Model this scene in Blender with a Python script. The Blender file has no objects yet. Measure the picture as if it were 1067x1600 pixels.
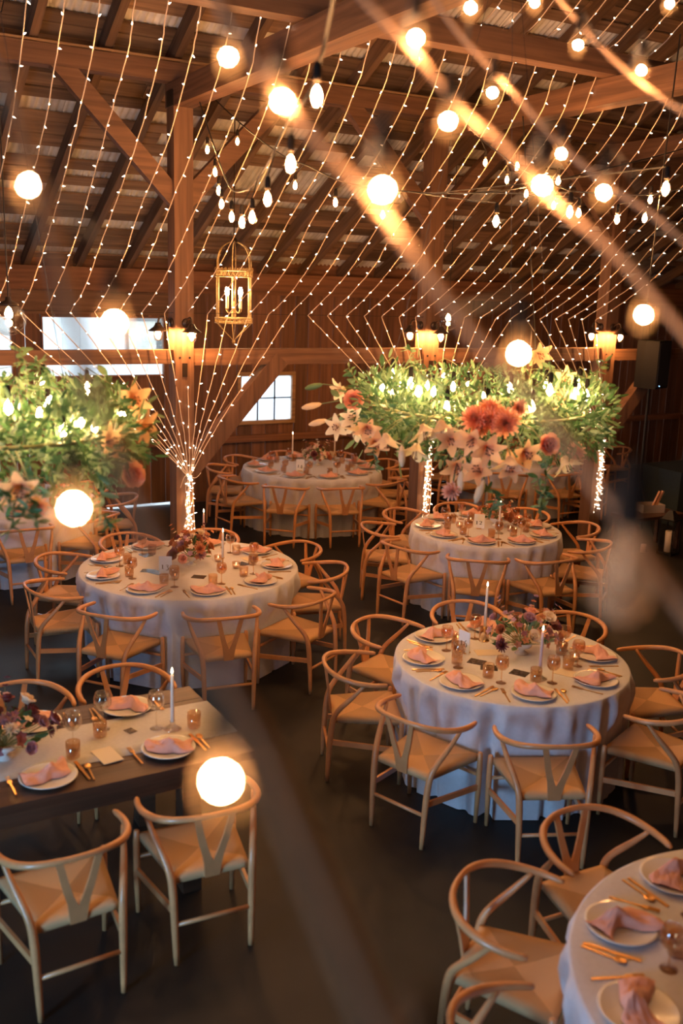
import bpy, math, random
from mathutils import Vector, Matrix, Euler
import numpy as np

# ------------------------------------------------------------------ camera
scn = bpy.context.scene
COL = scn.collection
R_ = math.radians
def unit(v): return v.normalized()
_yaw, _pitch, _roll = R_(29.977), R_(12.953), R_(-1.802)
_f = Vector((math.sin(_yaw)*math.cos(_pitch), math.cos(_yaw)*math.cos(_pitch), -math.sin(_pitch)))
_r = Vector((math.cos(_yaw), -math.sin(_yaw), 0))
_d = _f.cross(_r)
_r2 = math.cos(_roll)*_r + math.sin(_roll)*_d
_d2 = -math.sin(_roll)*_r + math.cos(_roll)*_d
cam_data = bpy.data.cameras.new('camera')
cam = bpy.data.objects.new('camera', cam_data); COL.objects.link(cam)
_m = Matrix((_r2, -_d2, -_f)).transposed().to_4x4(); _m.translation = (0, 0, 3.091)
cam.matrix_world = _m
cam_data.sensor_fit = 'VERTICAL'; cam_data.sensor_height = 36.0; cam_data.lens = 36.0*1521.6/1600
cam_data.clip_start = 0.05; cam_data.clip_end = 200
cam_data.dof.use_dof = True; cam_data.dof.focus_distance = 8.2; cam_data.dof.aperture_fstop = 1.6
scn.camera = cam

# ------------------------------------------------------------------ world, daylight, exposure
w = bpy.data.worlds.new('overcast_sky'); scn.world = w; w.use_nodes = True
bg = w.node_tree.nodes['Background']; bg.inputs[0].default_value = (0.66, 0.84, 1.0, 1); bg.inputs[1].default_value = 7.0
scn.view_settings.view_transform = 'Standard'; scn.view_settings.look = 'None'
scn.view_settings.gamma = 1.0; scn.view_settings.use_curve_mapping = False
scn.view_settings.exposure = 0.0
def area(name, loc, target, sx, sy, power, col):
    l = bpy.data.lights.new(name, 'AREA'); l.shape = 'RECTANGLE'; l.size = sx; l.size_y = sy; l.energy = power; l.color = col
    o = bpy.data.objects.new(name, l); COL.objects.link(o); o.location = loc
    o.rotation_euler = (Vector(target)-Vector(loc)).to_track_quat('-Z', 'Y').to_euler(); return o
# open barn door in the left gable wall lets cool daylight in
area('barn_door_daylight', (-2.9, 1.6, 1.25), (5.0, 5.4, 0.8), 0.9, 2.0, 190, (0.22, 0.56, 1.0))

# ------------------------------------------------------------------ helpers
WARM = (1.0, 0.44, 0.15)
def mat(name, col, rough=0.6, metal=0.0, var=0.0, grain=None, gscale=1.0, gdark=0.55, bump=0.0, emit=None, estr=0.0, spec=0.5, sheen=0.0, subs=0.0, noise=None, coat=0.0, transl=0.0):
    """procedural principled material: grain = axis of the wood fibre, noise=(scale, amount) mottling, var = per-object value jitter"""
    m = bpy.data.materials.new(name); m.use_nodes = True
    nt = m.node_tree; b = nt.nodes['Principled BSDF']
    b.inputs['Base Color'].default_value = (*col, 1); b.inputs['Roughness'].default_value = rough; b.inputs['Metallic'].default_value = metal
    b.inputs['Specular IOR Level'].default_value = spec
    if coat: b.inputs['Coat Weight'].default_value = coat
    if sheen: b.inputs['Sheen Weight'].default_value = sheen
    if emit: b.inputs['Emission Color'].default_value = (*emit, 1); b.inputs['Emission Strength'].default_value = estr
    out = None; height = None
    N = nt.nodes.new; Lk = nt.links.new
    def rgb(c): n = N('ShaderNodeRGB'); n.outputs[0].default_value = (*c, 1); return n.outputs[0]
    if grain is not None or noise or var:
        out = rgb(col)
        tc = N('ShaderNodeTexCoord')
        src = tc.outputs['Object']
        if var:
            oi = N('ShaderNodeObjectInfo')
            ad = N('ShaderNodeVectorMath'); ad.operation = 'ADD'; Lk(src, ad.inputs[0])
            sc = N('ShaderNodeVectorMath'); sc.operation = 'SCALE'; cb = N('ShaderNodeCombineXYZ')
            Lk(oi.outputs['Random'], cb.inputs[0]); Lk(oi.outputs['Random'], cb.inputs[1]); Lk(oi.outputs['Random'], cb.inputs[2])
            Lk(cb.outputs[0], sc.inputs[0]); sc.inputs['Scale'].default_value = 37.0; Lk(sc.outputs[0], ad.inputs[1]); src = ad.outputs[0]
        if grain is not None:
            mp = N('ShaderNodeMapping'); s = [26*gscale]*3; s['xyz'.index(grain)] = 1.3*gscale; mp.inputs['Scale'].default_value = s
            Lk(src, mp.inputs['Vector'])
            n1 = N('ShaderNodeTexNoise'); n1.inputs['Scale'].default_value = 1.0; n1.inputs['Detail'].default_value = 5.0; n1.inputs['Distortion'].default_value = 0.6
            Lk(mp.outputs[0], n1.inputs['Vector'])
            rp = N('ShaderNodeValToRGB'); rp.color_ramp.elements[0].position = 0.32; rp.color_ramp.elements[1].position = 0.72
            rp.color_ramp.elements[0].color = (gdark, gdark*0.94, gdark*0.88, 1); rp.color_ramp.elements[1].color = (1.12, 1.1, 1.06, 1)
            Lk(n1.outputs[0], rp.inputs[0])
            mx = N('ShaderNodeMix'); mx.data_type = 'RGBA'; mx.blend_type = 'MULTIPLY'; mx.inputs[0].default_value = 1.0
            Lk(out, mx.inputs[6]); Lk(rp.outputs[0], mx.inputs[7]); out = mx.outputs[2]; height = n1.outputs[0]
        if noise:
            n2 = N('ShaderNodeTexNoise'); n2.inputs['Scale'].default_value = noise[0]; n2.inputs['Detail'].default_value = 4.0
            Lk(src, n2.inputs['Vector'])
            mr = N('ShaderNodeMapRange'); mr.inputs['From Min'].default_value = 0.3; mr.inputs['From Max'].default_value = 0.7
            mr.inputs['To Min'].default_value = 1-noise[1]; mr.inputs['To Max'].default_value = 1+noise[1]; Lk(n2.outputs[0], mr.inputs[0])
            mx = N('ShaderNodeVectorMath'); mx.operation = 'SCALE'; Lk(out, mx.inputs[0]); Lk(mr.outputs[0], mx.inputs['Scale']); out = mx.outputs[0]
            if height is None: height = n2.outputs[0]
        if var:
            mr = N('ShaderNodeMapRange'); mr.inputs['To Min'].default_value = 1-var; mr.inputs['To Max'].default_value = 1+var; Lk(oi.outputs['Random'], mr.inputs[0])
            mx = N('ShaderNodeVectorMath'); mx.operation = 'SCALE'; Lk(out, mx.inputs[0]); Lk(mr.outputs[0], mx.inputs['Scale']); out = mx.outputs[0]
        Lk(out, b.inputs['Base Color'])
        if bump and height is not None:
            bp = N('ShaderNodeBump'); bp.inputs['Strength'].default_value = bump; bp.inputs['Distance'].default_value = 0.01
            Lk(height, bp.inputs['Height']); Lk(bp.outputs[0], b.inputs['Normal'])
    if transl:
        tn = N('ShaderNodeBsdfTranslucent'); ms = N('ShaderNodeMixShader'); ms.inputs[0].default_value = transl; tn.inputs[0].default_value = (*[min(1, c*1.3) for c in col], 1)
        Lk(b.outputs[0], ms.inputs[1]); Lk(tn.outputs[0], ms.inputs[2]); Lk(ms.outputs[0], nt.nodes['Material Output'].inputs[0])
    return m
def glass(name, tint, gloss=0.12, rough=0.03):
    """thin tinted glass: transparent body with fresnel reflections"""
    m = bpy.data.materials.new(name); m.use_nodes = True; nt = m.node_tree; N = nt.nodes.new; Lk = nt.links.new
    nt.nodes.remove(nt.nodes['Principled BSDF']); o = nt.nodes['Material Output']
    t = N('ShaderNodeBsdfTransparent'); t.inputs[0].default_value = (*tint, 1)
    g = N('ShaderNodeBsdfGlossy'); g.inputs[0].default_value = (1, 1, 1, 1); g.inputs['Roughness'].default_value = rough
    lw = N('ShaderNodeLayerWeight'); lw.inputs[0].default_value = 0.35
    ma = N('ShaderNodeMath'); ma.operation = 'MULTIPLY_ADD'; Lk(lw.outputs['Facing'], ma.inputs[0]); ma.inputs[1].default_value = 0.45; ma.inputs[2].default_value = gloss; ma.use_clamp = True
    mx = N('ShaderNodeMixShader'); Lk(ma.outputs[0], mx.inputs[0]); Lk(t.outputs[0], mx.inputs[1]); Lk(g.outputs[0], mx.inputs[2]); Lk(mx.outputs[0], o.inputs[0])
    return m
def emis(name, col, s, sample=False):
    m = bpy.data.materials.new(name); m.use_nodes = True; nt = m.node_tree
    nt.nodes.remove(nt.nodes['Principled BSDF']); e = nt.nodes.new('ShaderNodeEmission'); e.inputs[0].default_value = (*col, 1); e.inputs[1].default_value = s
    nt.links.new(e.outputs[0], nt.nodes['Material Output'].inputs[0])
    m.cycles.emission_sampling = 'FRONT_BACK' if sample else 'NONE'
    return m

def crv(pts, n):
    """Catmull-Rom resampling of a polyline, n samples per span"""
    P = [np.array(p, float) for p in pts]; out = []
    for i in range(len(P)-1):
        p0 = P[max(i-1, 0)]; p1 = P[i]; p2 = P[i+1]; p3 = P[min(i+2, len(P)-1)]
        for k in range(n):
            t = k/n
            out.append(0.5*((2*p1)+(-p0+p2)*t+(2*p0-5*p1+4*p2-p3)*t*t+(-p0+3*p1-3*p2+p3)*t**3))
    out.append(P[-1]); return out

class MB:
    def __init__(s): s.v = []; s.f = []; s.mi = []; s.cur = 0
    def add(s, vs, fs):
        o = len(s.v); s.v += [tuple(map(float, p)) for p in vs]; s.f += [tuple(i+o for i in f) for f in fs]; s.mi += [s.cur]*len(fs); return s
    def box(s, c, d, rot=None, taper=1.0):
        x, y, z = d[0]/2, d[1]/2, d[2]/2
        vs = [Vector((sx*x*(taper if sz > 0 else 1), sy*y*(taper if sz > 0 else 1), sz*z)) for sx, sy, sz in ((-1,-1,-1),(1,-1,-1),(1,1,-1),(-1,1,-1),(-1,-1,1),(1,-1,1),(1,1,1),(-1,1,1))]
        if rot is not None:
            q = rot if isinstance(rot, Matrix) else Euler(rot).to_matrix(); vs = [q @ p for p in vs]
        c = Vector(c)
        return s.add([p+c for p in vs], [(0,3,2,1),(4,5,6,7),(0,1,5,4),(1,2,6,5),(2,3,7,6),(3,0,4,7)])
    def bar(s, a, b, wd, ht, up=(0,0,1)):
        """box beam from a to b; wd across, ht along up"""
        a, b = Vector(a), Vector(b); x = (b-a).normalized(); u = Vector(up); u = (u-x*u.dot(x)).normalized(); y = u.cross(x)
        q = Matrix((x, y, u)).transposed(); return s.box((a+b)/2, ((b-a).length, wd, ht), q)
    def tube(s, pts, r, n=8, caps=True):
        P = [Vector(p) for p in pts]; m = len(P)
        rs = [r]*m if isinstance(r, (int, float)) else list(r)
        T = [(P[min(i+1, m-1)]-P[max(i-1, 0)]).normalized() for i in range(m)]
        ref = Vector((0,0,1)) if abs(T[0].z) < 0.9 else Vector((1,0,0)); u = (ref-T[0]*ref.dot(T[0])).normalized()
        vs = []
        for i in range(m):
            u = (u-T[i]*u.dot(T[i])); u = u.normalized() if u.length > 1e-6 else T[i].orthogonal().normalized(); v = T[i].cross(u)
            for k in range(n):
                a = 2*math.pi*k/n; vs.append(P[i]+rs[i]*(math.cos(a)*u+math.sin(a)*v))
        fs = [(i*n+k, i*n+(k+1) % n, (i+1)*n+(k+1) % n, (i+1)*n+k) for i in range(m-1) for k in range(n)]
        if caps: fs += [tuple(range(n-1, -1, -1)), tuple((m-1)*n+k for k in range(n))]
        return s.add(vs, fs)
    def lathe(s, prof, n=16, c=(0,0,0), q=None, capb=True, capt=False):
        vs = []; m = len(prof); c = Vector(c)
        for r, z in prof:
            for k in range(n):
                a = 2*math.pi*k/n; p = Vector((r*math.cos(a), r*math.sin(a), z)); p = (q @ p) if q is not None else p; vs.append(p+c)
        fs = [(i*n+k, i*n+(k+1) % n, (i+1)*n+(k+1) % n, (i+1)*n+k) for i in range(m-1) for k in range(n)]
        if capb: fs.append(tuple(range(n-1, -1, -1)))
        if capt: fs.append(tuple((m-1)*n+k for k in range(n)))
        return s.add(vs, fs)
    def grid(s, fn, nu, nv, wrap=False):
        vs = [fn(i/(nu if wrap else nu-1), j/(nv-1)) for j in range(nv) for i in range(nu)]
        fs = [(j*nu+i, j*nu+(i+1) % nu, (j+1)*nu+(i+1) % nu, (j+1)*nu+i) for j in range(nv-1) for i in range(nu if wrap else nu-1)]
        return s.add(vs, fs)
    def mesh(s, name, mats, smooth=False):
        me = bpy.data.meshes.new(name); me.from_pydata(s.v, [], s.f); 
        for m in (mats if isinstance(mats, (list, tuple)) else [mats]): me.materials.append(m)
        if isinstance(mats, (list, tuple)) and len(mats) > 1: me.polygons.foreach_set('material_index', s.mi)
        if smooth: me.polygons.foreach_set('use_smooth', [True]*len(me.polygons))
        me.update(); return me
    def build(s, name, mats, parent=None, smooth=False, **k):
        return put(name, s.mesh(name, mats, smooth), parent, **k)
def put(name, me, parent=None, loc=None, rot=None, scale=None, q=None):
    o = bpy.data.objects.new(name, me); COL.objects.link(o)
    if parent: o.parent = parent
    if q is not None: o.rotation_euler = q.to_euler()
    if loc is not None: o.location = loc
    if rot is not None: o.rotation_euler = rot
    if scale is not None: o.scale = (scale,)*3 if isinstance(scale, (int, float)) else scale
    return o
def tag(o, label, cat, group=None, kind=None):
    if label: o['label'] = label
    if cat: o['category'] = cat
    if group: o['group'] = group
    if kind: o['kind'] = kind
    return o
def thing(name, label, cat, loc=(0,0,0), rz=0.0, group=None):
    o = bpy.data.objects.new(name, None); COL.objects.link(o); o.location = loc; o.rotation_euler = (0,0,rz); o.empty_display_size = 0.1
    return tag(o, label, cat, group)
def struct(o, label=None): o['kind'] = 'structure'; 
def S(name, mb, m, label=None, parent=None, smooth=False):
    o = mb.build(name, m, parent, smooth)
    if parent is None: o['kind'] = 'structure'
    if label: o['label'] = label
    return o
def copy_tree(o, parent=None, kids={}):
    c = o.copy(); COL.objects.link(c); c.parent = parent
    for ch in list(o.children): copy_tree(ch, c)
    return c
def lamp(name, loc, power, col=WARM, rad=0.02, parent=None):
    l = bpy.data.lights.new(name, 'POINT'); l.energy = power; l.color = col; l.shadow_soft_size = rad
    o = bpy.data.objects.new(name, l); COL.objects.link(o); o.location = loc
    if parent: o.parent = parent
    return o
rnd = random.Random(7)

# ------------------------------------------------------------------ materials
M = {}
M['timberX'] = mat('timber_x', (0.205, 0.10, 0.05), 0.65, grain='x', gscale=0.8, bump=0.35, var=0.12)
M['timberY'] = mat('timber_y', (0.205, 0.10, 0.05), 0.65, grain='y', gscale=0.8, bump=0.35, var=0.12)
M['timberZ'] = mat('timber_z', (0.205, 0.10, 0.05), 0.65, grain='z', gscale=0.8, bump=0.35, var=0.12)
M['rafter'] = mat('rafter_wood', (0.21, 0.12, 0.066), 0.75, grain='y', gscale=0.7, bump=0.3, var=0.2)
M['wallwood'] = mat('wall_board', (0.20, 0.088, 0.043), 0.7, grain='z', gscale=0.7, bump=0.4, var=0.35)
M['roofwood'] = mat('roof_board', (0.27, 0.16, 0.088), 0.8, grain='x', gscale=0.7, bump=0.4, var=0.45, gdark=0.5)
M['sheet'] = mat('roof_sheet', (0.72, 0.66, 0.56), 0.6, var=0.2, noise=(6, 0.2))
M['plate'] = mat('plate_wood', (0.25, 0.105, 0.048), 0.7, grain='x', gscale=0.6, bump=0.3, var=0.15)
M['floor'] = mat('concrete', (0.017, 0.015, 0.0135), 0.55, noise=(2.2, 0.35), bump=0.05, spec=0.3)
M['frame'] = mat('window_frame', (0.42, 0.25, 0.12), 0.6, grain='x', var=0.1)
M['black'] = mat('black_metal', (0.015, 0.014, 0.013), 0.45, metal=0.4)
M['blackbox'] = mat('black_plastic', (0.010, 0.0095, 0.009), 0.85, spec=0.2)
M['bronze'] = mat('dark_bronze', (0.06, 0.04, 0.03), 0.4, metal=0.7)
M['brass'] = mat('aged_brass', (0.60, 0.42, 0.20), 0.4, metal=0.45, noise=(30, 0.3))
M['oak'] = mat('oiled_oak', (0.60, 0.275, 0.11), 0.36, noise=(9, 0.12), var=0.08, coat=0.15)
M['cloth'] = mat('linen_cloth', (0.60, 0.585, 0.62), 0.85, noise=(40, 0.04), sheen=0.2, bump=0.03)
M['runner'] = mat('runner_linen', (0.55, 0.50, 0.44), 0.85, noise=(60, 0.05), sheen=0.2)
M['plateware'] = mat('white_china', (0.72, 0.68, 0.62), 0.22, coat=0.3)
M['napkin'] = mat('blush_linen', (0.72, 0.36, 0.27), 0.85, noise=(25, 0.06), sheen=0.3, var=0.06)
M['gold'] = mat('gold_cutlery', (0.62, 0.36, 0.13), 0.28, metal=1.0)
M['amber'] = glass('amber_glass', (0.95, 0.80, 0.66), 0.10)
M['clear'] = glass('clear_glass', (0.95, 0.93, 0.9), 0.08)
M['pane'] = glass('window_glass', (0.93, 0.96, 0.97), 0.04)
M['white'] = mat('card_white', (0.80, 0.80, 0.80), 0.7)
M['ink'] = mat('dark_green_ink', (0.02, 0.025, 0.012), 0.7)
M['wax'] = mat('candle_wax', (0.80, 0.68, 0.55), 0.5)
M['waxp'] = mat('blush_wax', (0.72, 0.50, 0.45), 0.5)
M['farm'] = mat('farm_table_wood', (0.085, 0.040, 0.022), 0.45, grain='x', gscale=0.6, bump=0.2, var=0.15)
M['photo'] = mat('instant_photo', (0.06, 0.045, 0.04), 0.25, noise=(45, 0.9))
M['paper'] = mat('menu_paper', (0.70, 0.58, 0.42), 0.7)
M['leaf'] = mat('leaf_green', (0.055, 0.125, 0.042), 0.5, noise=(9, 0.45), var=0.25, transl=0.4)
M['leafl'] = mat('leaf_pale', (0.18, 0.27, 0.12), 0.5, noise=(9, 0.3), var=0.2, transl=0.4)
M['stem'] = mat('stem_green', (0.20, 0.20, 0.07), 0.6)
M['lily'] = mat('lily_peach', (0.95, 0.52, 0.27), 0.55, noise=(18, 0.12), var=0.1, transl=0.4)
M['lilyp'] = mat('lily_pale', (0.95, 0.70, 0.47), 0.55, noise=(18, 0.1), var=0.08, transl=0.4)
M['rose'] = mat('rose_peach', (0.86, 0.38, 0.24), 0.6, noise=(20, 0.15), var=0.1, transl=0.4)
M['dahlia'] = mat('dahlia_coral', (0.95, 0.40, 0.22), 0.6, noise=(20, 0.2), var=0.12, transl=0.4)
M['blush'] = mat('bloom_blush', (0.80, 0.45, 0.33), 0.6, noise=(20, 0.15), var=0.12, transl=0.4)
M['cream'] = mat('bloom_cream', (0.85, 0.68, 0.50), 0.6, var=0.1, transl=0.4)
M['mauve'] = mat('bloom_mauve', (0.46, 0.26, 0.30), 0.6, noise=(20, 0.2), var=0.2, transl=0.4)
M['rust'] = mat('bloom_rust', (0.50, 0.19, 0.08), 0.6, noise=(20, 0.25), var=0.25, transl=0.4)
M['plum'] = mat('bloom_plum', (0.20, 0.05, 0.05), 0.6, noise=(20, 0.3), var=0.25)
M['stamen'] = mat('stamen_brown', (0.22, 0.06, 0.02), 0.7)
M['wire'] = mat('clear_wire', (0.75, 0.55, 0.36), 0.5)
M['cord'] = mat('cord_tan', (0.38, 0.22, 0.125), 0.95, spec=0.05)
M['cordk'] = mat('cord_black', (0.02, 0.015, 0.012), 0.6)
M['socket'] = mat('socket_black', (0.02, 0.016, 0.014), 0.95, spec=0.05)
M['fairy'] = emis('fairy_bulb_glow', (1.0, 0.82, 0.62), 14.0)
M['filament'] = emis('filament_glow', (1.0, 0.48, 0.18), 1150.0, True)
M['hoopglow'] = emis('hoop_bulb_glow', (1.0, 0.66, 0.36), 430.0, True)
M['lanternglow'] = emis('lantern_glow', (1.0, 0.60, 0.28), 420.0, True)
M['fil_near'] = emis('filament_glow_near', (1.0, 0.56, 0.27), 3000.0, True)
M['flame'] = emis('candle_flame', (1.0, 0.80, 0.50), 14.0)
M['bulbg'] = glass('bulb_glass', (0.97, 0.90, 0.80), 0.05)
def bulb_near(nm='bulb_glass_amber', fa=0.03, fb=0.004, dc=(0.7, 0.5, 0.3, 1)):
    m = bpy.data.materials.new(nm); m.use_nodes = True; nt = m.node_tree; N = nt.nodes.new; Lk = nt.links.new
    nt.nodes.remove(nt.nodes['Principled BSDF']); t = N('ShaderNodeBsdfTransparent'); t.inputs[0].default_value = (0.98, 0.93, 0.86, 1); d = N('ShaderNodeBsdfDiffuse'); d.inputs[0].default_value = dc
    lw = N('ShaderNodeLayerWeight'); lw.inputs[0].default_value = 0.3; ma = N('ShaderNodeMath'); ma.operation = 'MULTIPLY_ADD'; Lk(lw.outputs['Facing'], ma.inputs[0]); ma.inputs[1].default_value = fa; ma.inputs[2].default_value = fb
    mx = N('ShaderNodeMixShader'); Lk(ma.outputs[0], mx.inputs[0]); Lk(t.outputs[0], mx.inputs[1]); Lk(d.outputs[0], mx.inputs[2]); Lk(mx.outputs[0], nt.nodes['Material Output'].inputs[0]); return m
M['bulbn'] = bulb_near(); M['bulb_amber'] = bulb_near('unlit_amber_glass', 0.25, 0.22, (0.85, 0.58, 0.34, 1))
M['fog'] = emis('bulb_frost', (1.0, 0.78, 0.5), 7.0)
M['teal'] = mat('teal_cloth', (0.022, 0.036, 0.042), 0.9, noise=(30, 0.1))
M['plastic'] = mat('cream_plastic', (0.5, 0.42, 0.34), 0.5)
M['ext'] = mat('white_siding', (0.85, 0.83, 0.81), 0.8, var=0.08)
M['ground'] = mat('pale_gravel', (0.55, 0.55, 0.54), 0.9, noise=(8, 0.2))
M['steel'] = mat('galvanised', (0.5, 0.5, 0.5), 0.35, metal=0.8)
def seat_material():
    m = mat('paper_cord', (0.80, 0.46, 0.21), 0.75); nt = m.node_tree; N = nt.nodes.new; Lk = nt.links.new; b = nt.nodes['Principled BSDF']
    tc = N('ShaderNodeTexCoord'); sp = N('ShaderNodeSeparateXYZ'); Lk(tc.outputs['Object'], sp.inputs[0])
    def math_(op, a, bb): 
        n = N('ShaderNodeMath'); n.operation = op
        for i, x in enumerate((a, bb)):
            if x is None: continue
            if isinstance(x, (int, float)): n.inputs[i].default_value = x
            else: Lk(x, n.inputs[i])
        return n.outputs[0]
    ax = math_('ABSOLUTE', sp.outputs[0], None); ay = math_('ABSOLUTE', sp.outputs[1], None)
    g = math_('GREATER_THAN', ax, ay)
    sx = math_('SINE', math_('MULTIPLY', sp.outputs[0], 1100.0), None); sy = math_('SINE', math_('MULTIPLY', sp.outputs[1], 1100.0), None)
    mx = N('ShaderNodeMix'); Lk(g, mx.inputs[0]); Lk(sx, mx.inputs[2]); Lk(sy, mx.inputs[3])
    bp = N('ShaderNodeBump'); bp.inputs['Strength'].default_value = 0.6; bp.inputs['Distance'].default_value = 0.004; Lk(mx.outputs[0], bp.inputs['Height']); Lk(bp.outputs[0], b.inputs['Normal'])
    mr = N('ShaderNodeMapRange'); mr.inputs['From Min'].default_value = -1; mr.inputs['To Min'].default_value = 0.82; mr.inputs['To Max'].default_value = 1.08; Lk(mx.outputs[0], mr.inputs[0])
    q = math_('MULTIPLY_ADD', g, 0.0); 
    qn = N('ShaderNodeMath'); qn.operation = 'MULTIPLY_ADD'; Lk(g, qn.inputs[0]); qn.inputs[1].default_value = -0.24; qn.inputs[2].default_value = 1.0
    t = math_('MULTIPLY', mr.outputs[0], qn.outputs[0])
    sc = N('ShaderNodeVectorMath'); sc.operation = 'SCALE'; sc.inputs[0].default_value = (0.80, 0.46, 0.21); Lk(t, sc.inputs['Scale']); Lk(sc.outputs[0], b.inputs['Base Color'])
    return m
M['cordseat'] = seat_material()

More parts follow.
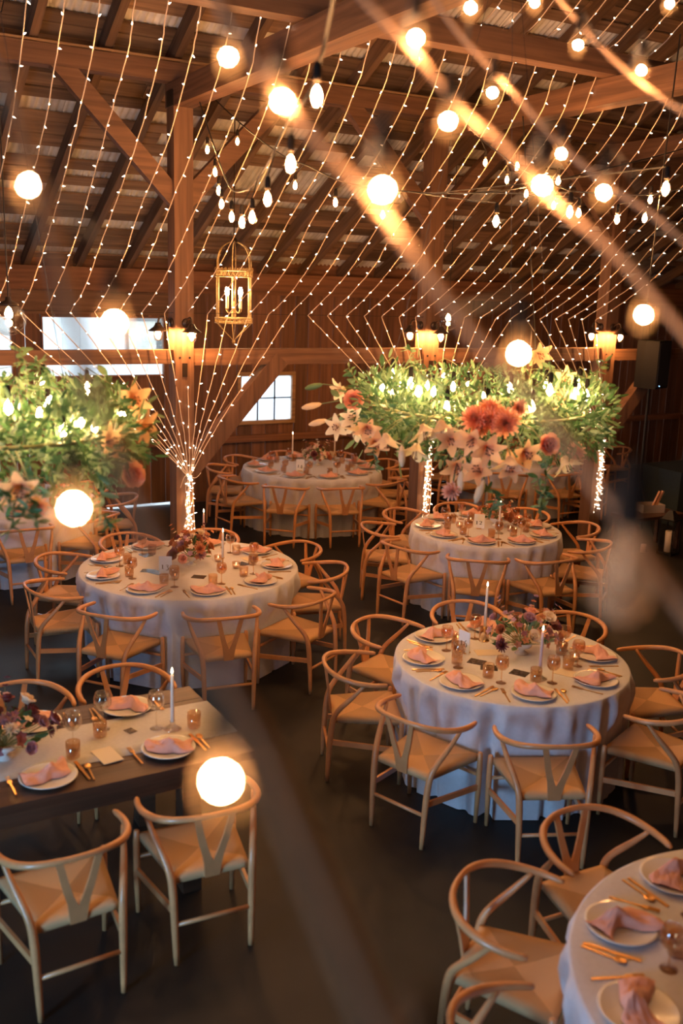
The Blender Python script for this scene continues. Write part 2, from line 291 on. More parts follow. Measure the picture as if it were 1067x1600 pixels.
G = {
'FESTOON': [('far', [(3.662, 8.998, 4.782), (3.571, 7.994, 4.373), (3.539, 7.225, 4.083), (3.511, 6.734, 3.959), (3.573, 6.433, 3.851), (3.687, 6.234, 3.797), (4.165, 6.071, 3.773), (4.667, 6.029, 3.816), (5.05, 6.065, 3.887), (5.669, 6.218, 4.027), (6.929, 6.519, 4.328), (7.862, 6.759, 4.583)], [(3.539, 8.107, 4.325), (3.46, 6.847, 3.872), (3.508, 6.306, 3.722), (3.792, 6.122, 3.648), (3.381, 4.308, 3.507), (5.028, 6.062, 3.875), (3.584, 3.966, 3.552), (4.71, 5.125, 3.671), (3.539, 3.298, 3.617)]), ('cluster', [(3.406, 8.636, 4.648), (3.216, 7.944, 4.307), (2.865, 6.858, 3.915), (2.502, 5.816, 3.661), (2.366, 5.289, 3.613), (2.268, 4.989, 3.609), (2.082, 4.399, 3.66), (1.879, 3.822, 3.724), (1.598, 3.042, 3.743), (1.362, 2.493, 3.839), (1.192, 2.132, 3.894)], [(3.07, 7.624, 4.168), (2.866, 6.968, 3.93), (2.676, 6.438, 3.752), (2.562, 6.119, 3.64), (2.446, 5.684, 3.534), (2.243, 5.072, 3.465), (2.164, 4.764, 3.474), (1.927, 4.081, 3.508), (1.604, 3.213, 3.552), (1.453, 2.744, 3.69)]), ('right', [(5.401, 7.475, 4.609), (5.248, 7.029, 4.38), (5.147, 6.421, 4.102), (5.069, 6.207, 4.021), (5.134, 5.772, 3.86), (5.247, 5.7, 3.836), (5.467, 5.328, 3.806), (5.575, 5.038, 3.838), (5.733, 4.735, 3.933)], [(5.294, 6.943, 4.201), (5.175, 6.489, 4.02), (5.121, 6.305, 4.102), (5.202, 5.94, 3.796), (5.177, 5.882, 3.966), (4.853, 4.913, 3.629), (5.011, 4.825, 3.643), (5.528, 5.285, 3.822)])],
'NEAR': [('long', [(0.415, 1.039, 3.415), (0.406, 0.982, 3.365), (0.41, 0.897, 3.296), (0.42, 0.848, 3.251), (0.433, 0.797, 3.208), (0.452, 0.76, 3.173), (0.466, 0.707, 3.124), (0.49, 0.662, 3.068), (0.505, 0.61, 3.026), (0.513, 0.563, 2.991), (0.527, 0.509, 2.936), (0.53, 0.484, 2.912), (0.533, 0.442, 2.881), (0.538, 0.397, 2.844)], [(0.449, 1.055, 3.364), (0.413, 0.847, 3.287), (0.443, 0.717, 3.204), (0.594, 0.711, 3.07), (0.503, 0.471, 2.949)], [1, 1, 1, 1, 0]), ('second', [(0.674, 1.201, 3.484), (0.678, 1.157, 3.445), (0.699, 1.081, 3.379), (0.719, 0.983, 3.292), (0.732, 0.936, 3.26), (0.758, 0.872, 3.195), (0.775, 0.784, 3.136), (0.789, 0.693, 3.058), (0.785, 0.618, 3.002)], [(0.693, 1.059, 3.418), (0.684, 0.971, 3.313), (0.733, 0.858, 3.239), (0.851, 0.807, 3.105)], [1, 1, 1, 1]), ('third', [(1.047, 1.609, 3.653), (1.056, 1.556, 3.59), (1.073, 1.498, 3.524), (1.107, 1.408, 3.437), (1.127, 1.291, 3.335), (1.153, 1.194, 3.261), (1.161, 1.115, 3.219), (1.162, 1.04, 3.175), (1.156, 0.932, 3.108)], [(0.995, 1.367, 3.562), (1.086, 1.416, 3.454), (1.179, 1.337, 3.357), (0.947, 0.987, 3.255)], [1, 1, 1, 1]), ('fourth', [(1.38, 1.699, 3.742), (1.383, 1.607, 3.652), (1.404, 1.501, 3.55), (1.417, 1.407, 3.475), (1.435, 1.315, 3.415), (1.463, 1.214, 3.348)], [(1.316, 1.601, 3.669), (1.3, 1.452, 3.565), (1.396, 1.386, 3.524), (1.631, 1.559, 3.707)], [1, 1, 1, 1]), ('left', [(0.178, 0.971, 3.306), (0.179, 0.857, 3.228), (0.175, 0.782, 3.168), (0.17, 0.709, 3.115), (0.166, 0.635, 3.058), (0.162, 0.544, 2.998), (0.163, 0.451, 2.94), (0.167, 0.403, 2.912), (0.173, 0.37, 2.889), (0.177, 0.327, 2.853), (0.185, 0.279, 2.804), (0.191, 0.253, 2.776)], [(0.203, 0.921, 3.204), (0.248, 0.825, 3.089), (0.164, 0.647, 2.973), (0.184, 0.438, 2.867), (0.25, 0.335, 2.72)], [1, 1, 1, 1, 0])],
'HOOP_C': (3.601, 4.615, 2.418),
'HOOP_R': [('lily', (2.881, 5.106, 2.483), -1), ('bud', (2.791, 5.223, 2.504), -1), ('bud', (2.774, 5.203, 2.39), -1), ('bud', (2.772, 5.121, 2.3), -1), ('rose', (2.844, 4.827, 2.465), 0), ('lily', (2.819, 4.815, 2.368), -1), ('lily', (2.783, 4.935, 2.294), -1), ('lily', (2.769, 4.537, 2.324), 0), ('lily', (2.783, 4.454, 2.265), 0), ('bell', (2.749, 4.707, 2.254), -1), ('bell', (2.793, 4.382, 2.241), 0), ('bud', (2.838, 4.294, 2.228), 0), ('bell', (2.886, 4.259, 2.203), 0), ('dahlia', (3.038, 3.947, 2.471), 0), ('dahlia', (3.097, 3.911, 2.464), 0), ('dahlia', (3.139, 3.825, 2.457), 0), ('dahlia', (3.14, 3.955, 2.502), 0), ('carnation', (3.061, 3.918, 2.415), 0), ('carnation', (3.27, 3.884, 2.517), 0), ('lily', (2.979, 3.889, 2.348), 0), ('lily', (3.026, 3.795, 2.321), 0), ('lily', (2.994, 3.847, 2.224), 0), ('lily', (2.955, 4.019, 2.34), 0), ('bell', (2.954, 4.08, 2.347), 0), ('lily', (3.229, 3.731, 2.298), 1), ('rose', (3.284, 3.658, 2.364), 1), ('bell', (3.134, 3.76, 2.2), 0), ('lily', (3.184, 3.8, 2.236), 0), ('lily', (3.001, 4.011, 2.188), 0), ('carnation', (2.925, 3.97, 2.09), -1), ('bud', (3.001, 3.816, 2.121), 0), ('bud', (2.981, 3.952, 2.143), 0), ('lily', (3.805, 4.168, 2.516), 1), ('lily', (3.992, 4.32, 2.606), 1), ('lily', (4.274, 4.894, 2.702), 1), ('bell', (3.688, 3.902, 2.152), 1), ('carnation', (3.719, 3.914, 2.264), 1), ('bell', (2.907, 4.16, 2.321), 0)],
'HOOPL_C': (0.813, 4.678, 2.401),
'HOOP_L': [('lily', (1.433, 4.273, 2.443), 1), ('lily', (1.409, 4.376, 2.557), 1), ('rose', (1.333, 4.217, 2.239), 1), ('bud', (1.314, 4.302, 2.296), 1), ('bell', (1.334, 4.312, 2.377), 1), ('lily', (1.247, 4.191, 2.399), 1), ('lily', (0.744, 3.743, 2.295), 0), ('bud', (1.335, 4.66, 2.574), 1), ('carnation', (0.814, 3.747, 2.239), 0)],
'RVINES': [[(3.333, 3.739, 2.33), (3.33, 3.707, 2.203), (3.344, 3.722, 2.066)], [(3.292, 3.724, 2.186), (3.331, 3.733, 2.082), (3.316, 3.721, 2.001)], [(2.76, 4.462, 2.248), (2.765, 4.428, 2.129)], [(3.762, 4.062, 2.472), (4.01, 4.189, 2.596), (4.264, 4.31, 2.712)], [(4.004, 4.423, 2.573), (4.101, 4.63, 2.668)], [(3.178, 4.661, 2.566), (3.285, 4.861, 2.659), (3.372, 5.069, 2.738)], [(2.925, 4.92, 2.546), (2.935, 5.055, 2.628)], [(4.052, 4.147, 2.526), (4.195, 4.199, 2.591)], [(3.062, 3.843, 2.131), (3.1, 3.808, 2.085), (3.096, 3.846, 1.994)]],
'LVINES': [[(0.985, 4.636, 2.614), (0.958, 4.558, 2.709), (0.939, 4.587, 2.778)], [(1.021, 4.607, 2.587), (1.043, 4.499, 2.67), (0.997, 4.54, 2.724)], [(1.306, 4.669, 2.543), (1.355, 4.723, 2.629)], [(0.682, 3.784, 2.317), (0.716, 3.739, 2.223), (0.699, 3.73, 2.152)], [(0.809, 3.712, 2.321), (0.761, 3.721, 2.249), (0.798, 3.684, 2.191)], [(0.961, 3.738, 2.305), (1.018, 3.68, 2.21), (1.071, 3.693, 2.151)]],
}
FAIRY_W, FEST_W, INNER_W, SCON_W = 0.9, 85.0, 22.0, 20.0

# ================================================================== STRUCTURE
X0, X1, YB, YF, YR = -3.0, 15.6, 13.0, -3.8, 4.6
TAN = 0.51; CS = 1/math.sqrt(1+TAN*TAN); SN = TAN*CS
def zb(y): return 3.26+TAN*(12.8-y)
b = MB(); b.box(((X0+X1)/2, (YB+YF)/2, -0.06), (X1-X0, YB-YF, 0.12)); floor_o = S('floor', b, M['floor'], 'dark polished concrete barn floor')
# ground and neighbouring building outside
b = MB(); b.box((6, 21.1, -0.07), (60, 16, 0.1)); S('ground', b, M['ground'], 'pale gravel yard outside the windows')
# ---- back wall of vertical boards
wall = thing('wall_back', 'rough brown vertical plank wall behind the far tables', None); wall['kind'] = 'structure'; del wall['label']; wall['label'] = 'rough brown vertical plank wall behind the far tables'
WIN = [(0.90, 2.58, 1.83, 2.63), (2.94, 4.60, 1.83, 2.63), (5.69, 6.62, 1.10, 1.86)]
edges = [X0]
stops = sorted([e for wn in WIN for e in wn[:2]]+[X1])
for st in stops:
    n = max(1, round((st-edges[-1])/0.215)); a0 = edges[-1]
    cuts = [a0+(st-a0)*(k/n)+(rnd.uniform(-0.025, 0.025) if k < n else 0) for k in range(1, n+1)]; edges += cuts
for a, c in zip(edges[:-1], edges[1:]):
    mid = (a+c)/2; spans = [(0.035 if 3.72 < mid < 4.72 else 0.0, 3.5)]
    for wx0, wx1, wz0, wz1 in WIN:
        if wx0-0.01 < mid < wx1+0.01: spans = [(spans[0][0], wz0), (wz1, 3.5)]
    for z0, z1 in spans:
        dy = rnd.uniform(0, 0.012)
        m = MB(); m.box((0, 0, 0), (c-a-0.008, 0.03, z1-z0)); m.build('plank', M['wallwood'], wall, loc=(mid, YB+0.015+dy, (z0+z1)/2))
b = MB(); b.bar((X0, 12.955, 0.90), (X1, 12.955, 0.90), 0.06, 0.10); S('trim_1', b, M['plate'], 'horizontal nailing rail low on the plank wall')
# other walls (out of view, they close the barn)
b = MB(); b.box(((X0+X1)/2, YF-0.05, 1.7), (X1-X0, 0.1, 3.4)); S('wall_front', b, M['wallwood'])
b = MB(); b.box((X1+0.05, (YB+YF)/2, 4), (0.1, YB-YF, 8)); S('wall_right', b, M['wallwood'])
b = MB()
for (y0, y1, z0, z1) in ((YF, 1.15, 0, 8), (2.05, YB, 0, 8), (1.15, 2.05, 2.2, 8)): b.box((X0-0.05, (y0+y1)/2, (z0+z1)/2), (0.1, y1-y0, z1-z0))
S('wall_left', b, M['wallwood'])
# ---- windows
def window(n, x0, x1, z0, z1, cols, rows, fr, mull, label):
    t = thing('window_%d' % n, label, None); t['kind'] = 'structure'
    y = 13.0
    for nm, c, d in (('window_frame', ((x0+x1)/2, y, z0+fr/2), (x1-x0, 0.08, fr)), ('window_frame', ((x0+x1)/2, y, z1-fr/2), (x1-x0, 0.08, fr)),
                 ('window_frame', (x0+fr/2, y, (z0+z1)/2), (fr, 0.08, z1-z0-2*fr)), ('window_frame', (x1-fr/2, y, (z0+z1)/2), (fr, 0.08, z1-z0-2*fr))):
        m = MB(); m.box((0,0,0), d); m.build(nm, M['frame'] if n == 3 else M['plate'], t, loc=c)
    xi0, xi1, zi0, zi1 = x0+fr, x1-fr, z0+fr, z1-fr
    for i in range(1, cols): m = MB(); m.box((0,0,0), (mull, 0.03, zi1-zi0)); m.build('muntin', M['bronze'], t, loc=(xi0+(xi1-xi0)*i/cols, y, (zi0+zi1)/2))
    for j in range(1, rows): m = MB(); m.box((0,0,0), (xi1-xi0, 0.03, mull)); m.build('muntin', M['bronze'], t, loc=((xi0+xi1)/2, y, zi0+(zi1-zi0)*j/rows))
    pw, ph = (xi1-xi0)/cols, (zi1-zi0)/rows
    for i in range(cols):
        for j in range(rows): m = MB(); m.box((0,0,0), (pw-mull*0.5, 0.006, ph-mull*0.5)); m.build('pane', M['frost'] if n == 3 else M['pane'], t, loc=(xi0+pw*(i+0.5), y+0.002, zi0+ph*(j+0.5)))
def frosted():
    m = mat('frosted_pane', (0.9, 0.93, 0.96), 0.5); b = m.node_tree.nodes['Principled BSDF']
    nt = m.node_tree; t = nt.nodes.new('ShaderNodeBsdfTranslucent'); t.inputs[0].default_value = (0.92, 0.95, 1, 1)
    tr = nt.nodes.new('ShaderNodeBsdfTransparent'); mx = nt.nodes.new('ShaderNodeMixShader'); mx.inputs[0].default_value = 0.4
    nt.links.new(t.outputs[0], mx.inputs[1]); nt.links.new(tr.outputs[0], mx.inputs[2]); nt.links.new(mx.outputs[0], nt.nodes['Material Output'].inputs[0]); return m
M['frost'] = frosted()
window(1, *WIN[0], 1, 1, 0.02, 0.02, 'wide window at the left edge behind the rail')
window(2, *WIN[1], 1, 1, 0.02, 0.02, 'long low window behind the rail left of the lantern post')
window(3, *WIN[2], 3, 2, 0.055, 0.018, 'small six-pane window with pale wooden frame beside knee brace')
# header boards over the long windows
b = MB(); b.bar((0.7, 12.97, 2.80), (4.75, 12.97, 2.80), 0.05, 0.30); S('trim_2', b, M['timberX'], 'header board above the long windows')
b = MB(); b.bar((X0, 12.90, 3.03), (X1, 12.90, 3.03), 0.16, 0.145); S('trim_3', b, M['plate'], 'lower timber of the wall plate under the rafters')
b = MB(); b.bar((X0, 12.88, 3.178), (X1, 12.88, 3.178), 0.20, 0.145); S('trim_4', b, M['plate'], 'upper timber of the wall plate carrying the rafters')
b = MB(); b.bar((X0, 13.0, 3.42), (X1, 13.0, 3.42), 0.03, 0.34); S('trim_5', b, M['plate'], 'reddish eave board between the rafter feet')
# ---- roof
roof = thing('ceiling', 'open barn roof of rafters, skip boards and corrugated sheets', None); roof['kind'] = 'structure'
U = Vector((0, -CS, SN)); NN = Vector((0, SN, CS)); P0 = Vector((0, 13.2, zb(13.2)))
RQ = Matrix((Vector((1,0,0)), -U, NN)).transposed()    # local x along the barn, y down slope, z out of the roof
SL = (13.2-YR)/CS
rm = MB(); rm.box((0,0,0), (0.075, SL, 0.16)); rme = rm.mesh('rafter', M['rafter'])
k = -9
while 3.41+0.65*k < X1:
    x = 3.41+0.65*k; k += 1
    if x > X0+0.1: put('rafter', rme, roof, loc=P0+Vector((x, 0, 0))+U*(SL/2)+NN*0.08, q=RQ)
row = 0; t = -0.1; ndup = 0
while t < SL:
    wd = rnd.choice((0.13, 0.15, 0.17, 0.19)); 
    if row % 4 != 3:
        x = X0-rnd.uniform(0, 2)
        while x < X1:
            ln = rnd.choice((3.25, 4.55, 5.2, 6.5)); a, c = max(x, X0), min(x+ln, X1)
            if c-a > 0.3 and not (rnd.random() < 0.06):
                m = MB(); m.box((0,0,0), (c-a-0.01, wd, 0.022)); m.build('roof_board', M['roofwood'], roof, loc=P0+Vector(((a+c)/2, 0, 0))+U*(t+wd/2)+NN*(0.172+rnd.uniform(0, 0.012)), q=RQ)
            x += ln
        t += wd+rnd.choice((0.006, 0.012, 0.03))
    else: t += rnd.choice((0.13, 0.17, 0.21))
    row += 1
# corrugated sheets
sm = MB(); wv = 24
sm.grid(lambda u, v: ((u-0.5)*0.82, (v-0.5)*(SL+0.5), 0.011*math.cos(u*wv*math.pi)), wv*3+1, 2); sme = sm.mesh('roof_sheet', M['sheet'], True)
x = X0-0.2
while x < X1+0.4: put('roof_sheet', sme, roof, loc=P0+Vector((x, 0, 0))+U*(SL/2-0.2)+NN*0.22, q=RQ); x += 0.78
# near slope of the roof (behind and above the camera)
b = MB(); zr = zb(YR)+0.25; b.bar(((X0+X1)/2, YR, zr), ((X0+X1)/2, YF-0.3, zr-(YR-YF+0.3)*TAN), X1-X0+0.4, 0.05); b.build('roof_slope_near', M['roofwood'], roof)
# ---- post frame
PY = 9.2; PXS = [3.43, 6.35, 9.07]; PW = 0.19
NMS = ['lantern post', 'middle post', 'loudspeaker post']
for px, nm in zip(PXS, NMS):
    p = thing('timber_post', 'square timber post: the ' + nm, None, (px, PY, 0)); p['kind'] = 'structure'
    m = MB(); m.box((0, 0, 2.35), (PW, PW, 4.70)); m.build('shaft', M['timberZ'], p)
    for s in (-1, 1):
        for dz in (0.0, 0.06):
            m = MB(); m.tube([(s*0.05, -PW/2-0.006, 2.38+dz*0), (s*0.05, -PW/2+0.01, 2.38)], 0.011, 8) if dz == 0 else None
            if dz == 0: m.build('peg', M['black'], p, loc=(0, 0, 0))
    # mortise block and steel strap
    m = MB(); m.box((0, -PW/2-0.004, 2.26), (0.05, 0.012, 0.13)); m.build('mortise', M['bronze'], p)
b = MB(); b.bar((0.3, PY, 2.385), (3.33, PY, 2.385), 0.09, 0.135); S('rail', b, M['timberX'], 'horizontal rail left of the lantern post crossing the long window')
b = MB(); b.bar((3.53, PY, 2.38), (6.25, PY, 2.38), 0.10, 0.16); S('rail', b, M['timberX'], 'horizontal rail between the lantern post and middle post')
b = MB(); b.bar((6.45, PY, 2.375), (8.97, PY, 2.375), 0.10, 0.16); S('rail', b, M['timberX'], 'horizontal rail between middle post and loudspeaker post')
b = MB(); b.bar((9.17, PY, 2.37), (13.5, PY, 2.37), 0.09, 0.14); S('rail', b, M['timberX'], 'horizontal rail right of the loudspeaker post')
for px, nm in zip(PXS, NMS):
    b = MB(); b.bar((px+0.06, PY+0.01, 1.22), (px+0.06+1.02, PY+0.01, 2.36), 0.13, 0.175, up=(-0.7, 0, 0.7)); S('knee_brace', b, M['timberZ'], 'diagonal knee brace from the %s to the rail' % nm)
    for s in (-1, 1):
        b = MB(); b.bar((px+s*0.05, PY, 3.86), (px+s*1.16, PY, 4.98), 0.10, 0.17, up=(0, 0, 1)); S('roof_brace', b, M['timberX'], 'diagonal brace from top of the %s to the purlin, %s side' % (nm, 'left' if s < 0 else 'right'))
    b = MB(); b.bar((px, PY+0.12, 4.78), (px, -3.6, 4.78), 0.20, 0.21); S('tie_beam', b, M['timberY'], 'heavy tie beam running overhead from the ' + nm)
b = MB(); b.box((3.43-0.104, PY-0.02, 4.75), (0.008, 0.16, 0.14)); S('trim_6', b, M['black'], 'black steel plate on the tie beam end at the lantern post')
b = MB(); b.bar((X0, PY+0.02, 4.975), (X1, PY+0.02, 4.975), 0.16, 0.17); S('purlin', b, M['timberX'], 'long purlin on top of the post row')
b = MB(); b.tube([(X0, PY-0.075, 5.075), (X1, PY-0.075, 5.075)], 0.012, 6); S('trim_7', b, M['frame'], 'thin pale conduit along the purlin')
b = MB(); b.bar((X0, 6.57, 4.975), (X1, 6.57, 4.975), 0.16, 0.17); S('upper_beam', b, M['timberX'], 'beam lying across the tie beams under the light strings')

# ---- outside building seen through the windows
bld = thing('neighbour_building', 'white sided building across the yard outside the long window', 'building', (4.0, 17.2, 0))
n = 36
for i in range(n):
    m = MB(); m.box((0, 0, 0), (0.29, 0.05, 3.1)); m.build('siding_board', M['ext'], bld, loc=(-5+i*0.3, rnd.uniform(0, 0.01), 1.55))
m = MB(); m.box((0, -0.35, 3.15), (11, 0.8, 0.14)); m.build('eave', M['ext'], bld)
m = MB(); m.box((0, -0.15, 2.98), (11, 0.06, 0.16)); m.build('fascia', M['sheet'], bld)
wf = MB(); wf.box((1.9, -0.05, 2.15), (1.1, 0.06, 0.62)); wfo = wf.build('window_frame', M['steel'], bld)
m = MB(); m.box((1.65, -0.09, 2.15), (0.5, 0.02, 0.5)); m.build('pane', M['sheet'], wfo)
m = MB(); m.box((2.15, -0.09, 2.15), (0.42, 0.02, 0.5)); m.build('pane', M['pane'], wfo)
for dx in (-1.6, -1.05): m = MB(); m.box((dx, -0.06, 1.5), (0.12, 0.06, 3.0)); m.build('corner_board', M['white'], bld)
bench = thing('trolley', 'grey trolley parked outside below the long window', 'trolley', (4.75, 15.4, 0))
m = MB(); m.box((0, 0, 1.15), (1.05, 0.5, 0.07)); m.build('top', M['white'], bench)
m = MB(); m.box((0.05, -0.26, 1.02), (0.85, 0.04, 0.18)); m.build('panel', M['steel'], bench)
for sx in (-0.45, 0.45):
    for sy in (-0.2, 0.2): m = MB(); m.box((sx, sy, 0.56), (0.05, 0.05, 1.12)); m.build('leg', M['steel'], bench)

# ================================================================== CHAIRS
def chair_template():
    t = thing('wishbone_chair', None, 'chair')
    half = [(0.272, 0.115, 0.690), (0.283, 0.04, 0.693), (0.276, -0.05, 0.700), (0.245, -0.135, 0.712), (0.188, -0.203, 0.726), (0.10, -0.246, 0.738), (0, -0.258, 0.742)]
    path = half+[(-x, y, z) for x, y, z in reversed(half[:-1])]
    pp = crv(path, 3); n = len(pp); m = MB(); m.tube(pp, [0.0135+0.0045*math.sin(math.pi*min(1, 2.2*min(i, n-1-i)/n)) if min(i, n-1-i) > 0 else 0.009 for i in range(n)], 8); m.build('back_rail', M['oak'], t, True)
    # Y-shaped splat
    def sp(x, v): return (x, -0.205-0.047*v, 0.400+0.335*v)
    m = MB()
    def prism(poly):
        k = len(poly); vs = [Vector(sp(*p))+Vector((0, -0.006, 0)) for p in poly]+[Vector(sp(*p))+Vector((0, 0.006, 0)) for p in poly]
        m.add(vs, [tuple(range(k)), tuple(range(2*k-1, k-1, -1))]+[(i, i+k, (i+1) % k+k, (i+1) % k) for i in range(k)])
    prism([(-0.036, 0), (0.036, 0), (0.043, 0.2), (0.050, 0.34), (0.0, 0.27), (-0.050, 0.34), (-0.043, 0.2)])
    for s in (1, -1):
        P = [(0.0, 0.27), (0.050, 0.34), (0.073, 0.6), (0.100, 1.0), (0.070, 1.0), (0.042, 0.64), (0.018, 0.40)]
        P = [(s*x, v) for x, v in P]; prism(P if s > 0 else P[::-1])
    m.build('splat', M['oak'], t)
    # woven seat
    m = MB(); N = 13
    def pt(u, v):
        y = -0.205+0.435*v; hw = 0.178+(0.240-0.178)*v; x = (2*u-1)*hw
        e = min(u, 1-u, v, 1-v)*2; z = 0.446-0.016*min(1, e*1.4)-(0.010 if e < 1e-6 else 0)
        return (x, y, z)
    m.grid(pt, N, N)
    top = len(m.v)
    rim = [i for i in range(N)]+[j*N+N-1 for j in range(1, N)]+[(N-1)*N+i for i in range(N-2, -1, -1)]+[j*N for j in range(N-2, 0, -1)]
    base = [(m.v[i][0], m.v[i][1], 0.402) for i in rim]; m.v += base; q = len(rim)
    for k in range(q): m.f.append((rim[(k+1) % q], rim[k], top+k, top+(k+1) % q)); m.mi.append(0)
    m.f.append(tuple(range(top+q-1, top-1, -1))); m.mi.append(0)
    so = m.build('seat', M['cordseat'], t, True)
    for s in (-1, 1):
        m = MB(); m.tube([(s*0.247, 0.222, 0), (s*0.251, 0.222, 0.2), (s*0.251, 0.222, 0.40), (s*0.249, 0.222, 0.452), (s*0.249, 0.222, 0.458)], [0.0125, 0.0175, 0.018, 0.015, 0.008], 8); m.build('leg', M['oak'], t, True)
        pts = crv([(s*0.183, -0.236, 0), (s*0.188, -0.228, 0.22), (s*0.194, -0.214, 0.40), (s*0.208, -0.185, 0.49), (s*0.244, -0.095, 0.60), (s*0.268, -0.022, 0.692)], 3)
        rr = [0.0125, 0.0145, 0.0165, 0.018, 0.019, 0.0195, 0.0195, 0.019, 0.0185, 0.018, 0.0175, 0.017, 0.0155, 0.0135, 0.012, 0.010]
        m = MB(); m.tube(pts, rr, 8); m.build('leg', M['oak'], t, True)
        m = MB(); m.bar((s*0.251, 0.222, 0.235), (s*0.190, -0.226, 0.275), 0.016, 0.034); m.build('stretcher', M['oak'], t)
    m = MB(); m.tube([(-0.187, -0.229, 0.205), (0.187, -0.229, 0.205)], 0.011, 8); m.build('stretcher', M['oak'], t, True)
    m = MB(); m.tube([(-0.25, 0.222, 0.31), (0.25, 0.222, 0.31)], 0.011, 8); m.build('stretcher', M['oak'], t, True)
    return t
CH0 = chair_template(); CH_USED = [False]
def chair(x, y, facing, label, group):
    """facing = direction the sitter looks (radians, 0 = +x)"""
    if not CH_USED[0]: o = CH0; CH_USED[0] = True
    else: o = copy_tree(CH0)
    o.location = (x, y, 0); o.rotation_euler = (0, 0, facing-math.pi/2); o['label'] = label; o['group'] = group; return o

# ================================================================== TABLEWARE TEMPLATES (shared meshes)
ME = {}
def lat(name, prof, n, m): b = MB(); b.lathe(prof, n); ME[name] = b.mesh(name, m, True)
lat('plate', [(0.06, 0.0), (0.085, 0.004), (0.128, 0.016), (0.138, 0.020), (0.137, 0.0225), (0.125, 0.020), (0.085, 0.009), (0.0, 0.008)], 28, M['plateware'])
lat('goblet', [(0.033, 0.0), (0.032, 0.003), (0.008, 0.007), (0.0042, 0.015), (0.004, 0.075), (0.006, 0.082), (0.026, 0.090), (0.039, 0.108), (0.043, 0.130), (0.040, 0.155), (0.035, 0.172), (0.0335, 0.172), (0.0385, 0.155), (0.0415, 0.13), (0.036, 0.108), (0.02, 0.092), (0.0, 0.088)], 16, M['amber'])
lat('wine_glass', [(0.036, 0.0), (0.035, 0.003), (0.008, 0.007), (0.0042, 0.015), (0.004, 0.10), (0.007, 0.107), (0.028, 0.117), (0.044, 0.14), (0.048, 0.165), (0.044, 0.19), (0.036, 0.212), (0.0345, 0.212), (0.0425, 0.19), (0.0465, 0.165), (0.04, 0.137), (0.02, 0.116), (0, 0.113)], 16, M['clear'])
lat('tumbler', [(0.033, 0.0), (0.036, 0.01), (0.037, 0.085), (0.0355, 0.085), (0.0345, 0.012), (0, 0.010)], 14, M['amber'])
lat('tealight', [(0.026, 0.0), (0.034, 0.02), (0.036, 0.055), (0.0345, 0.055), (0.032, 0.02), (0.0, 0.012)], 12, M['amber'])
def napkin_mesh(seed):
    r = random.Random(seed); m = MB(); ph = [r.uniform(0, 6.3) for _ in range(6)]; tw = r.uniform(-0.5, 0.5); kn = r.uniform(-0.35, 0.35)
    def top(u, v):
        a = 2*u-1; c = 2*v-1
        wdt = 0.022+0.052*min(1, abs(a-kn)*1.25)**0.8; wdt *= (1+0.18*math.sin(3*a+ph[0]))
        x = a*0.118+0.012*math.sin(2*c+ph[1]); y = c*wdt+0.03*math.sin(2.2*a+ph[2])*0.8+tw*a*0.04
        e = (1-c*c)**0.5 if abs(c) < 1 else 0; ee = (1-abs(a)**4)**0.5 if abs(a) < 1 else 0
        h = (0.016+0.036*math.exp(-((a-kn)/0.33)**2)+0.018*abs(math.sin(7.5*c+3*a+ph[3]))+0.006*math.sin(9*a+5*c+ph[4]))*e*max(0.25, ee)
        rr = math.hypot(x, y); return (x, y, 0.010+0.016*min(1.2, max(0, rr-0.08)/0.057)+max(0.001, h))
    N1, N2 = 18, 13; m.grid(top, N1, N2)
    o = len(m.v); m.v += [(x, y, 0.0092+0.016*min(1.2, max(0, math.hypot(x, y)-0.08)/0.057)) for x, y, z in m.v[:N1*N2]]
    m.f += [(f[3]+o, f[2]+o, f[1]+o, f[0]+o) for f in m.f[:]]; m.mi += [0]*len(m.f[len(m.mi):])
    return m.mesh('napkin', M['napkin'], True)
for i in range(5): ME['napkin%d' % i] = napkin_mesh(11+i)
b = MB(); b.box((0, -0.055, 0.003), (0.011, 0.10, 0.005)); b.box((0, 0.05, 0.003), (0.017, 0.11, 0.003)); ME['knife'] = b.mesh('knife', M['gold'])
b = MB(); b.box((0, -0.03, 0.003), (0.008, 0.13, 0.004)); b.box((0, 0.045, 0.004), (0.022, 0.025, 0.004))
for dx in (-0.009, -0.003, 0.003, 0.009): b.box((dx, 0.078, 0.005), (0.003, 0.045, 0.003))
ME['fork'] = b.mesh('fork', M['gold'])
b = MB(); b.box((0, -0.03, 0.003), (0.008, 0.12, 0.004)); b.lathe([(0.0, -0.004), (0.012, -0.002), (0.016, 0.002), (0.012, 0.005), (0.0, 0.003)], 10, (0, 0.055, 0.005)); 
for i, p in enumerate(b.v):
    if p[1] > 0.035: b.v[i] = (p[0]*1.15, 0.055+(p[1]-0.055)*1.7, p[2])
ME['spoon'] = b.mesh('spoon', M['gold'])
b = MB(); b.box((0, 0, 0.0012), (0.09, 0.11, 0.0024)); ME['photo_card'] = b.mesh('photo_card', M['photo'])
b = MB(); b.box((0, 0, 0.0015), (0.105, 0.17, 0.003)); ME['menu_card'] = b.mesh('menu_card', M['paper'])
ZT = 0.752

